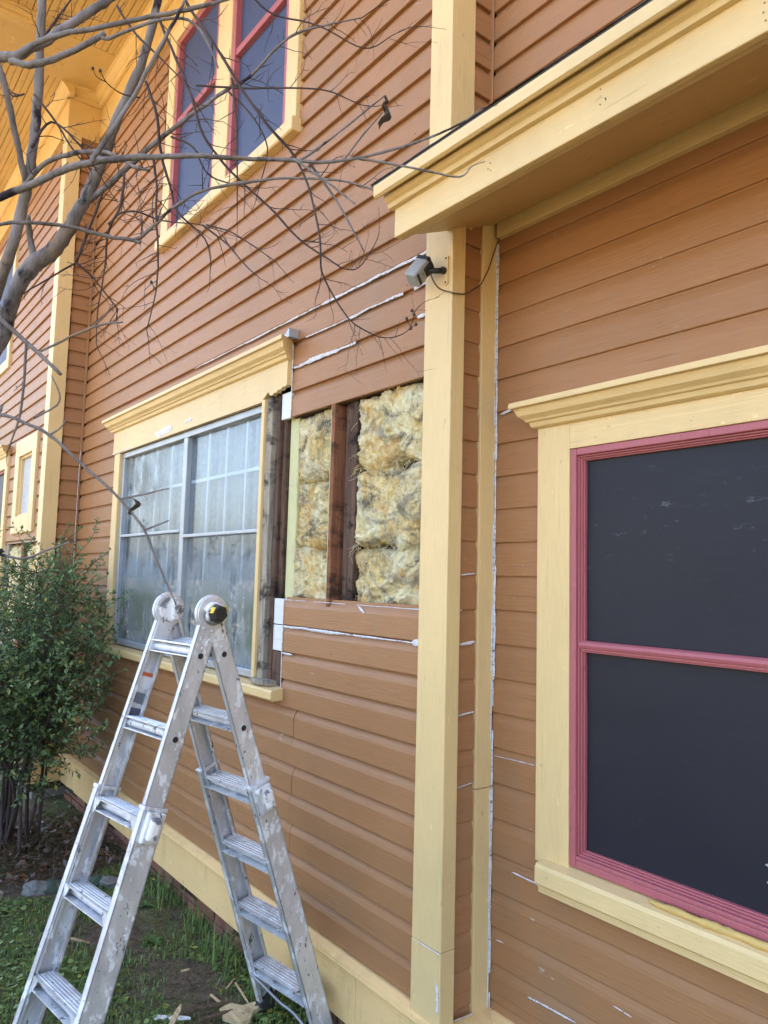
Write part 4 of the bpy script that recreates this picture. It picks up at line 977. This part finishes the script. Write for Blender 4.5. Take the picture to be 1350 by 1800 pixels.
# thin hanging shoots
for sp, tw in (([(219, 303, T-.1, 3.4), (212, 360, T-.1, 3), (191, 407, T-.1, 2.4), (184, 472, T-.1, 1.9), (172, 546, T-.1, 1.5), (169, 605, T-.1, 1)], .3),
           ([(270, 277, 2.6, 2.8), (275, 324, 2.6, 2.5), (275, 389, 2.6, 2.2), (278, 457, 2.6, 1.9), (273, 517, 2.6, 1.5), (258, 579, 2.6, 1)], .35),
           ([(278, 30, 2.5, 3.4), (308, 98, 2.5, 3.2), (335, 166, 2.5, 3), (358, 238, 2.5, 2.7), (405, 300, 2.5, 2.4), (472, 363, 2.5, 2.1), (528, 422, 2.5, 1.9), (572, 452, 2.5, 1.7), (605, 472, 2.5, 1.4), (631, 470, 2.5, 1.2), (657, 433, 2.5, .9)], .34),
           ([(320, -10, 2.4, 3.6), (340, 24, 2.4, 3.5), (391, 100, 2.4, 3.3), (424, 155, 2.4, 3.0), (472, 222, 2.4, 2.8), (517, 274, 2.4, 2.5), (546, 341, 2.4, 2.2), (563, 426, 2.4, 2), (566, 478, 2.4, 1.8), (594, 533, 2.4, 1.5), (624, 570, 2.4, 1.3), (676, 594, 2.4, 1.1), (717, 581, 2.4, .9), (728, 550, 2.4, .8)], .28),
           ([(407, 137, 2.7, 2.4), (415, 211, 2.7, 2.1), (417, 285, 2.7, 1.8), (417, 370, 2.7, 1)], .25),
           ([(344, 150, 2.7, 2), (424, 155, 2.7, 1.9), (528, 155, 2.7, 1.7), (580, 161, 2.7, 1.4), (631, 183, 2.7, 1.1), (661, 187, 2.7, .8)], .2),
           ([(256, 143, 2.8, 3.2), (275, 200, 2.8, 3), (283, 270, 2.8, 2.7), (300, 330, 2.8, 2.4), (312, 372, 2.8, 2), (360, 420, 2.8, 1.6), (371, 465, 2.8, 1)], .3),
           ([(190, 395, T-.1, 2.4), (212, 375, T-.1, 2.2), (240, 372, T-.1, 2), (275, 385, T-.1, 1.8), (300, 390, 2.8, 1.5), (350, 395, 2.8, 1.2), (400, 410, 2.8, .8)], .3),
           ([(134, 460, T, 3), (150, 420, T, 2.8), (175, 355, T, 2.4), (180, 340, T, 2)], .2),
           ([(134, 462, T, 2.2), (165, 490, T, 1.9), (203, 538, T, 1.5), (207, 545, T, 1)], .25), ([(134, 462, T, 2.2), (110, 475, T, 2), (60, 505, T, 1.6)], .25),
           ([(355, 395, 2.7, 2), (400, 430, 2.7, 1.7), (430, 465, 2.7, 1.3), (458, 490, 2.7, .8)], .3), ([(362, 395, 2.7, 1.8), (410, 410, 2.7, 1.5), (478, 455, 2.7, .9)], .3),
           ([(68, 80, 2.7, 3), (95, 40, 2.7, 2.4), (120, 5, 2.7, 1.6)], .3), ([(56, 260, 2.7, 3), (90, 215, 2.7, 2.4), (140, 255, 2.7, 2), (170, 300, 2.7, 1.5)], .3), ([(60, 165, 2.7, 2.5), (95, 210, 2.7, 2), (128, 262, 2.7, 1.6), (160, 300, 2.7, 1)], .3),
           ([(43, 165, 2.7, 2), (20, 167, 2.7, 1.8), (8, 130, 2.7, 1)], .3),
           ([(205, 10, 2.7, 2.6), (240, 60, 2.7, 2.2), (285, 105, 2.7, 1.6), (330, 150, 2.7, 1)], .3), ([(440, -10, 2.5, 2.2), (480, 25, 2.5, 2), (560, 45, 2.5, 1.7), (640, 85, 2.5, 1.4), (690, 62, 2.5, 1), (720, 48, 2.5, .8)], .2),
           ([(300, 240, 2.9, 2.4), (340, 260, 2.9, 2), (370, 310, 2.9, 1.6), (440, 330, 2.9, 1)], .3), ([(400, 160, 2.8, 2), (440, 200, 2.8, 1.8), (470, 260, 2.8, 1.4), (455, 330, 2.8, .9)], .3)):
    limb(sp, 6, 5, mb=twigs, twig=tw*1.7, tl=.19)
# low boughs in front of the far wall and over the ladder
limb([(-20, 542, 1.35, 6), (0, 560, 1.35, 6), (52, 606, 1.35, 5.5), (107, 658, 1.35, 4.5)], 7, 4, head=[(-1.89, -1.87, 1.95, .014), (-1.6, -1.62, 2.05, .009)])
limb([(72, 618, 1.4, 3.2), (124, 592, 1.4, 2.8), (173, 572, 1.4, 2.4), (216, 566, 1.4, 1.4)], 6, 4)
limb([(160, 575, 1.4, 2), (185, 555, 1.4, 1.8), (196, 535, 1.4, 1)], 6, 3)
limb([(46, 605, 1.5, 3), (38, 713, 1.5, 2.6), (17, 785, 1.5, 1.6)], 6, 5, twig=.1, tl=.06)
limb([(-20, 722, 1.3, 4.5), (0, 728, 1.3, 4.5), (35, 739, 1.3, 4.3), (87, 765, 1.3, 4), (144, 817, 1.3, 3.6), (182, 849, 1.3, 3.4), (213, 880, 1.3, 3.2), (253, 930, 1.3, 2.8), (277, 990, 1.3, 2.4), (310, 1063, 1.3, 1.6)], 7, 5, head=[(-1.90, -1.88, 1.75, .012), (-1.55, -1.60, 1.82, .008)])
limb([(213, 877, 1.3, 2.4), (255, 868, 1.3, 2), (297, 858, 1.3, 1.3)], 6, 3); limb([(255, 931, 1.3, 2.2), (297, 915, 1.3, 1.3)], 6, 3)
limb([(87, 765, 1.3, 2.6), (106, 752, 1.3, 2), (118, 735, 1.3, 1.2)], 6, 3); limb([(60, 735, 1.4, 2.6), (100, 712, 1.4, 2.2), (104, 690, 1.4, 1.6), (90, 660, 1.4, 1)], 6, 3)
limb([(-20, 972, 1.6, 2.8), (0, 975, 1.6, 2.8), (43, 982, 1.6, 2.4), (83, 967, 1.6, 2), (123, 953, 1.6, 1.2)], 6, 4, twig=.1, tl=.05, head=[(-1.91, -1.9, 1.45, .009), (-1.95, -1.62, 1.6, .006)])
limb([(246, 172, 2.8, 1.6), (215, 165, 2.7, 1.3), (188, 146, 2.6, 1.0), (176, 124, 2.5, .8)], 5, 4, mb=twigs); limb([(186, 144, 2.6, .9), (170, 135, 2.55, .8), (163, 120, 2.5, .7)], 5, 3, mb=twigs)
limb([(274, 510, 2.6, 1), (266, 496, 2.6, .8)], 5, 3, mb=twigs); limb([(717, 581, 2.4, .8), (731, 570, 2.4, .7)], 5, 3, mb=twigs); limb([(722, 577, 2.4, .8), (715, 560, 2.4, .7)], 5, 3, mb=twigs)
limbs.build('limb', BARK, tree, smooth=True)
tw_o = twigs.build('twigs', TWIG, tree, smooth=True); tw_o['kind'] = 'stuff'
# shrivelled leaves and seed capsules still hanging
def deadleaf(px, py, D, s):
    c = atD(px, py, D); m = MB(); vs = []; n = 7
    for i in range(n):
        for j in range(4):
            u = i/(n-1); wd = math.sin(math.pi*min(1, u*.9+.08))*.42
            vs.append(c+CR*(s*(wd*(j/3-.5)+.25*math.sin(u*5)))-CU*(s*u*1.1)+CF*(s*.35*math.sin(j*2.1+u*4)))
    m.add(vs, [(i*4+j, i*4+j+1, (i+1)*4+j+1, (i+1)*4+j) for i in range(n-1) for j in range(3)]); m.build('dead_leaf', DEADL, tree, smooth=True)
deadleaf(674, 188, 1.5, .038); deadleaf(234, 876, 1.3, .026); deadleaf(676, 170, 1.5, .02)
random.seed(8)
for (px, py, D) in ((724, 546, 2.4), (728, 553, 2.4), (731, 570, 2.4), (722, 577, 2.4), (163, 120, 2.5), (176, 124, 2.5), (266, 496, 2.6), (391, 100, 2.4), (715, 560, 2.4)):
    m = MB(); c = atD(px, py, D); m.disc(c, (0, 0, 1), .004, -.005, .001, 8, r2=.0055); m.disc(c, (0, 0, 1), .0055, .001, .006, 8, r2=.002); m.build('seed_capsule', DEADL, tree, smooth=True)

# ================================================================== SHRUB
random.seed(17)
sb = Vector((-5.06, -.52, 0))
bush = thing('evergreen_shrub', 'dense dark green small-leaved shrub against the wall corner', 'shrub', sb)
stems = MB(); fol = MB()
def leaf(p, d, s, up):
    d = d.normalized(); sd_ = d.cross(up); sd_ = sd_.normalized() if sd_.length > .01 else d.orthogonal().normalized(); nn = sd_.cross(d)
    fol.add([p, p+d*s*.45+sd_*s*.27+nn*s*.07, p+d*s, p+d*s*.45-sd_*s*.27+nn*s*.07, p+d*s*.5-nn*s*.03], [(0, 1, 4), (1, 2, 4), (2, 3, 4), (3, 0, 4)])
def rv(): return Vector((random.gauss(0, 1), random.gauss(0, 1), random.gauss(0, 1)))
def in_wall(p): return p.y > -.04 or (p.x < -5.95 and p.y > -.30)
def leafy(p, d, L, r, dens):
    n = max(4, int(L/.020)); pts = [p]
    for i in range(n):
        d = (d+rv()*.10+Vector((0, 0, .03))).normalized(); p = p+d*(L/n)
        if in_wall(p): p.y = min(p.y, -.05 if p.x > -5.95 else -.31)
        pts.append(p)
        if i > n*.12:
            for s_ in (-1, 1):
                if random.random() < dens:
                    q = d.orthogonal().normalized(); q = (Matrix.Rotation(random.uniform(0, 6.28), 3, d) @ q)
                    leaf(p, d*.55+q*.9, random.choice([random.uniform(.018, .030), random.uniform(.028, .046)]), Vector((0, 0, 1))+rv()*.4)
    stems.tube(pts, [r*(1-.6*i/n) for i in range(n+1)], 4)
centres = []
for k in range(17):
    a = random.uniform(0, 6.28); b = sb+Vector((math.cos(a)*random.uniform(.03, .26), math.sin(a)*random.uniform(.03, .16), -.02))
    tip = sb+Vector((random.uniform(-.80, .62), random.uniform(-.48, .34), random.uniform(1.0, 1.72)))
    mid = b.lerp(tip, .5)+Vector((random.uniform(-.12, .12), random.uniform(-.1, .1), .05))
    pts = smooth_pts([b, b.lerp(mid, .55)+rv()*.03, mid, mid.lerp(tip, .5)+rv()*.03, tip], 6)
    for p in pts:
        if in_wall(p): p.y = min(p.y, -.06 if p.x > -5.95 else -.32)
    stems.tube(pts, [.013*(1-.75*i/(len(pts)-1)) for i in range(len(pts))], 6, wob=.1)
    for i, p in enumerate(pts):
        t = i/(len(pts)-1)
        if t < .30: continue
        for q in range(4):
            d = (Vector((random.gauss(0, 1), random.gauss(0, 1), random.gauss(.15, .6)))).normalized()
            leafy(Vector(p), d, random.uniform(.18, .42), .0028, .80)
# extra sprays that fill the crown volume, uneven
for k in range(340):
    u = random.random(); th = random.uniform(0, 6.28); z = random.uniform(.50, 1.60)
    rad = (.70-.34*abs((z-.95)/.75)**2)*(u**.45)
    if noise.noise(Vector((math.cos(th)*1.6, math.sin(th)*1.6, z*2.6))) < -.22: continue
    p = sb+Vector((math.cos(th)*rad*1.05, math.sin(th)*rad*.72-.05, z))
    if in_wall(p): continue
    leafy(p, (Vector((math.cos(th), math.sin(th), .35))+rv()*.5).normalized(), random.uniform(.15, .34), .002, .85)
for (px, py, D) in ((210, 1140, 4.2), (180, 1170, 4.25), (120, 990, 4.7), (100, 1005, 4.6), (130, 975, 4.8), (165, 1045, 4.6), (60, 1000, 4.5), (30, 1010, 4.5), (10, 1030, 4.4), (185, 1270, 4.2), (150, 1310, 4.3), (70, 1330, 4.3), (40, 1300, 4.2), (90, 1350, 4.3)):
    tip = atD(px, py, D); base = sb+Vector((random.uniform(-.3, .2), random.uniform(-.2, .1), random.uniform(.7, 1.0)))
    d = tip-base; leafy(tip-d.normalized()*min(d.length, .4), d.normalized(), min(d.length, .4), .0026, .7)
stems.build('stems', TWIG, bush, smooth=True)
fo = fol.build('foliage', LEAF, bush); 

# ================================================================== GROUND COVER, DEBRIS
random.seed(29)
def gz(x, y): return ground_h(x, y)
gr = MB()
def blade(x, y, L, lean, w_, mb=None):
    z = gz(x, y)-.004; a = random.uniform(0, 6.28); dx, dy = math.cos(a), math.sin(a); b = a+1.57; wx, wy = math.cos(b)*w_, math.sin(b)*w_
    h1, h2 = L*.6, L*(1-.25*lean); o1, o2 = L*lean*.35, L*lean
    (mb or gr).add([(x-wx, y-wy, z), (x+wx, y+wy, z), (x+dx*o1+wx*.8, y+dy*o1+wy*.8, z+h1), (x+dx*o1-wx*.8, y+dy*o1-wy*.8, z+h1), (x+dx*o2, y+dy*o2, z+h2*max(.25, 1-lean*.5))], [(0, 1, 2, 3), (3, 2, 4)])
def patch(x, y):      # where grass grows
    v = noise.noise(Vector((x*1.5, y*1.5, 9)))+.5*noise.noise(Vector((x*4, y*4, 2)))
    if math.hypot((x+2.90)/.30, (y+.27)/.15) < 1+.4*noise.noise(Vector((x*7, y*7, 1))): v -= .9         # bare soil by the ladder
    if x < -4.25+.3*noise.noise(Vector((y*3, 0, 0))): v -= 1.1      # litter under the shrub
    return v
cnt = 0
while cnt < 52000:
    x = random.uniform(-5.2, -1.2); y = random.uniform(-2.6, .03); v = patch(x, y)
    if v < -.55+random.uniform(-.2, .2): continue
    cnt += 1; blade(x, y, random.uniform(.015, .05)*(1+max(0, v)*.5), random.uniform(.2, 1.1), random.uniform(.0012, .0028))
for k in range(480):     # taller tufts against the footing
    x = random.uniform(-4.3, -2.1); y = random.uniform(-.13, .02)
    if noise.noise(Vector((x*5, 3, 1))) < -.1: continue
    blade(x, y, random.uniform(.06, .2), random.uniform(.1, .5), random.uniform(.0018, .0035))
o = gr.build('grass', GRASS); o['kind'] = 'stuff'; tag(o, 'patchy short green grass beside the house footing', 'grass')
# small round-leaved ground cover
gc = MB()
for k in range(7000):
    x = random.uniform(-4.5, -2.2); y = random.uniform(-1.6, .0)
    if patch(x, y) < -.1: continue
    z = gz(x, y)+random.uniform(.004, .03); s = random.uniform(.006, .014); a = random.uniform(0, 6.28); tl = random.uniform(-.5, .5)
    gc.add([(x+s*math.cos(a+i*1.257), y+s*math.sin(a+i*1.257), z+s*tl*math.cos(i*1.257)) for i in range(5)], [(0, 1, 2, 3, 4)])
o = gc.build('ground_cover', GRASS); o['kind'] = 'stuff'; tag(o, 'low round-leaved green ground cover in the grass', 'ground cover')
# dry twigs and leaf litter
lt = MB()
for k in range(4200):
    x = random.gauss(-4.9, .45); y = random.uniform(-1.1, -.02)
    if x > -3.6 or (x < -5.95 and y > -.28): continue
    p = Vector((x, y, gz(x, y)+random.uniform(.0, .10)*max(0, 1-abs(x+4.95)/.7))); d = Vector((random.gauss(0, 1), random.gauss(0, 1), random.gauss(0, .35))).normalized()
    L = random.uniform(.03, .15); q = p+d*L*.5+rv()*L*.1; e = p+d*L
    if k % 3: lt.tube([p, q, e], [.0016, .0014, .0007], 3)
    else:
        s = random.uniform(.012, .03); u = d.orthogonal().normalized(); lt.add([p, p+d*s+u*s*.5, p+d*s*2, p+d*s-u*s*.5], [(0, 1, 2, 3)])
for k in range(3600):
    x = random.uniform(-4.2, -2.3); y = random.uniform(-1.5, -.03); bare = patch(x, y) < -.25
    if not bare and random.random() < .75: continue
    p = Vector((x, y, gz(x, y)+.004)); s = random.uniform(.004, .012); a = random.uniform(0, 6.28); d = Vector((math.cos(a), math.sin(a), random.uniform(-.2, .3))); u = Vector((-d.y, d.x, random.uniform(-.3, .3)))
    lt.add([p, p+d*s+u*s*.4, p+d*s*2.2, p+d*s-u*s*.4], [(0, 1, 2, 3)])
o = lt.build('leaf_litter', DRY); o['kind'] = 'stuff'; tag(o, 'brown dry twigs and leaf litter under the shrub', 'leaf litter')
# rosettes of weeds
def weed(x, y, n, s, label):
    m = MB(); z = gz(x, y)
    for i in range(n):
        a = i*2.4+random.uniform(-.2, .2); L = s*random.uniform(.7, 1.1); el = random.uniform(.35, .95); d = Vector((math.cos(a)*math.cos(el), math.sin(a)*math.cos(el), math.sin(el))); sd_ = Vector((-math.sin(a), math.cos(a), 0))
        p = Vector((x, y, z)); vs = []
        for j in range(6):
            t = j/5; c = p+d*L*t+Vector((0, 0, -L*.45*t*t)); ww = L*.17*math.sin(math.pi*(t*.85+.1)); vs += [c-sd_*ww+Vector((0, 0, ww*.35)), c, c+sd_*ww+Vector((0, 0, ww*.35))]
        m.add(vs, [(j*3+q, j*3+q+1, j*3+q+4, j*3+q+3) for j in range(5) for q in range(2)])
    tag(m.build('weed_plant', WEED, None, smooth=True, loc=(x, y, z)), label, 'weed', 'broad-leaved weeds in the grass')
w0 = atZ(268, 1652)
weed(w0.x, w0.y, 13, .075, 'bright green leafy weed rosette in the grass between the ladder legs and the skirt board')
w1 = atZ(225, 1690); weed(w1.x, w1.y, 9, .045, 'small green weed rosette in the grass right of the near ladder leg')
w2 = atZ(255, 1590); weed(w2.x, w2.y, 12, .06, 'upright green weed by the brick footing beside the ladder rail')
# stones and rubble at the edge of the litter
def stone(px, py, s, mat, seed, label, flat=.6):
    c = atZ(px, py); bm = bmesh.new(); bmesh.ops.create_icosphere(bm, subdivisions=3, radius=s)
    for v in bm.verts:
        n_ = v.co.normalized(); k = 1+.35*noise.noise(n_*1.4+Vector((seed, 0, 0)))+.12*noise.noise(n_*4+Vector((seed, 3, 0))); v.co = Vector((n_.x*1.3, n_.y, n_.z*flat))*s*k
    me = bpy.data.meshes.new('stone'); bm.to_mesh(me); bm.free(); me.materials.append(mat)
    o = link('stone', me); o.location = (c.x, c.y, gz(c.x, c.y)+s*flat*.55); o.rotation_euler = (.2, .1, seed); tag(o, label, 'stone', 'rubble stones at the edge of the litter')
stone(62, 1562, .055, STONE, 1, 'pale grey broken stone half buried in litter beside the near ladder rail')
stone(98, 1556, .055, MOSSST, 2, 'dark mossy green stone beside the pale broken stone')
stone(196, 1550, .065, STONE, 3, 'flat grey stone seen between the ladder rails', .4)
stone(168, 1548, .05, MOSSST, 4, 'dark green rounded stone seen between the ladder rails')
stone(110, 1388, .07, plain('pale_rubble', (.5, .48, .46), .9), 5, 'white painted chunk of rubble on the litter by the wall corner', .35)
# scraps of split and painted wood
def scrap(p0, p1, wd, th, mat, label, seed, tip=.2):
    a = atZ(*p0); b = atZ(*p1); a.z = gz(a.x, a.y)+.012+th; b.z = gz(b.x, b.y)+.012+th; d = (b-a); L = d.length; d.normalize(); s_ = Vector((-d.y, d.x, 0)); m = MB(); n = 7; vs = []
    for i in range(n+1):
        t = i/n; w0_ = wd*(1+.12*noise.noise(Vector((t*5, seed, 0))))*(1 if t < .7 else 1-(t-.7)/.3*(1-tip)); j = s_*wd*.10*noise.noise(Vector((t*4, seed, 4)))
        for u, v in ((-.5, -.5), (.5, -.5), (.5, .5), (-.5, .5)): vs.append(a+d*L*t+s_*u*w0_+Vector((0, 0, v*th))+j)
    m.add(vs, [(i*4+k, i*4+(k+1) % 4, (i+1)*4+(k+1) % 4, (i+1)*4+k) for i in range(n) for k in range(4)]+[(3, 2, 1, 0), tuple(range(n*4, n*4+4))])
    o = m.build('wood_scrap', mat, None, bevel=.0015, loc=a); tag(o, label, 'wood scrap', 'torn-off wood scraps on the soil'); return o
random.seed(2)
c0 = atZ(436, 1790); m = MB(); m.prism([(c0.x-.09, c0.y-.075), (c0.x-.03, c0.y-.09), (c0.x+.05, c0.y-.06), (c0.x+.055, c0.y-.02), (c0.x+.02, c0.y+.015), (c0.x+.005, c0.y+.075), (c0.x-.004, c0.y+.03), (c0.x-.03, c0.y+.055), (c0.x-.045, c0.y+.0), (c0.x-.10, c0.y-.03)], .014, .030, 'z')
o = m.build('wood_scrap', WPALE, None, loc=(c0.x, c0.y, .014)); o.rotation_euler = (.08, -.05, 0); tag(o, 'wide pale split board lying at the foot of the ladder by the wall', 'wood scrap', 'torn-off wood scraps on the soil')
scrap((300, 1812), (318, 1778), .022, .012, WPALE, 'pale pointed splinter standing out at the edge of the bare soil', 2)
scrap((330, 1790), (405, 1772), .020, .014, WDARK, 'dark brown stick of wood lying across the bare soil', 3, .6)
scrap((350, 1806), (410, 1785), .018, .012, WDARK, 'dark reddish strip of torn wood beside the pale board', 4)
scrap((272, 1795), (335, 1800), .022, .008, PRIME, 'thin white painted strip lying flat on the soil', 5)
scrap((370, 1752), (398, 1778), .010, .006, WPALE, 'thin pale splinter crossing the dark stick', 6)
scrap((398, 1740), (418, 1715), .007, .005, WPALE, 'slender pale splinter in the grass near the footing', 7)
scrap((414, 1730), (438, 1772), .008, .006, WPALE, 'long straw-coloured splinter beside the far ladder leg', 8)
scrap((120, 1652), (157, 1660), .010, .008, WPALE, 'short pale stick in the grass between the rails of the near ladder leg', 9, .8)
scrap((318, 1712), (333, 1708), .010, .006, WPALE, 'tiny pale wood chip on the bare soil', 10, .7)
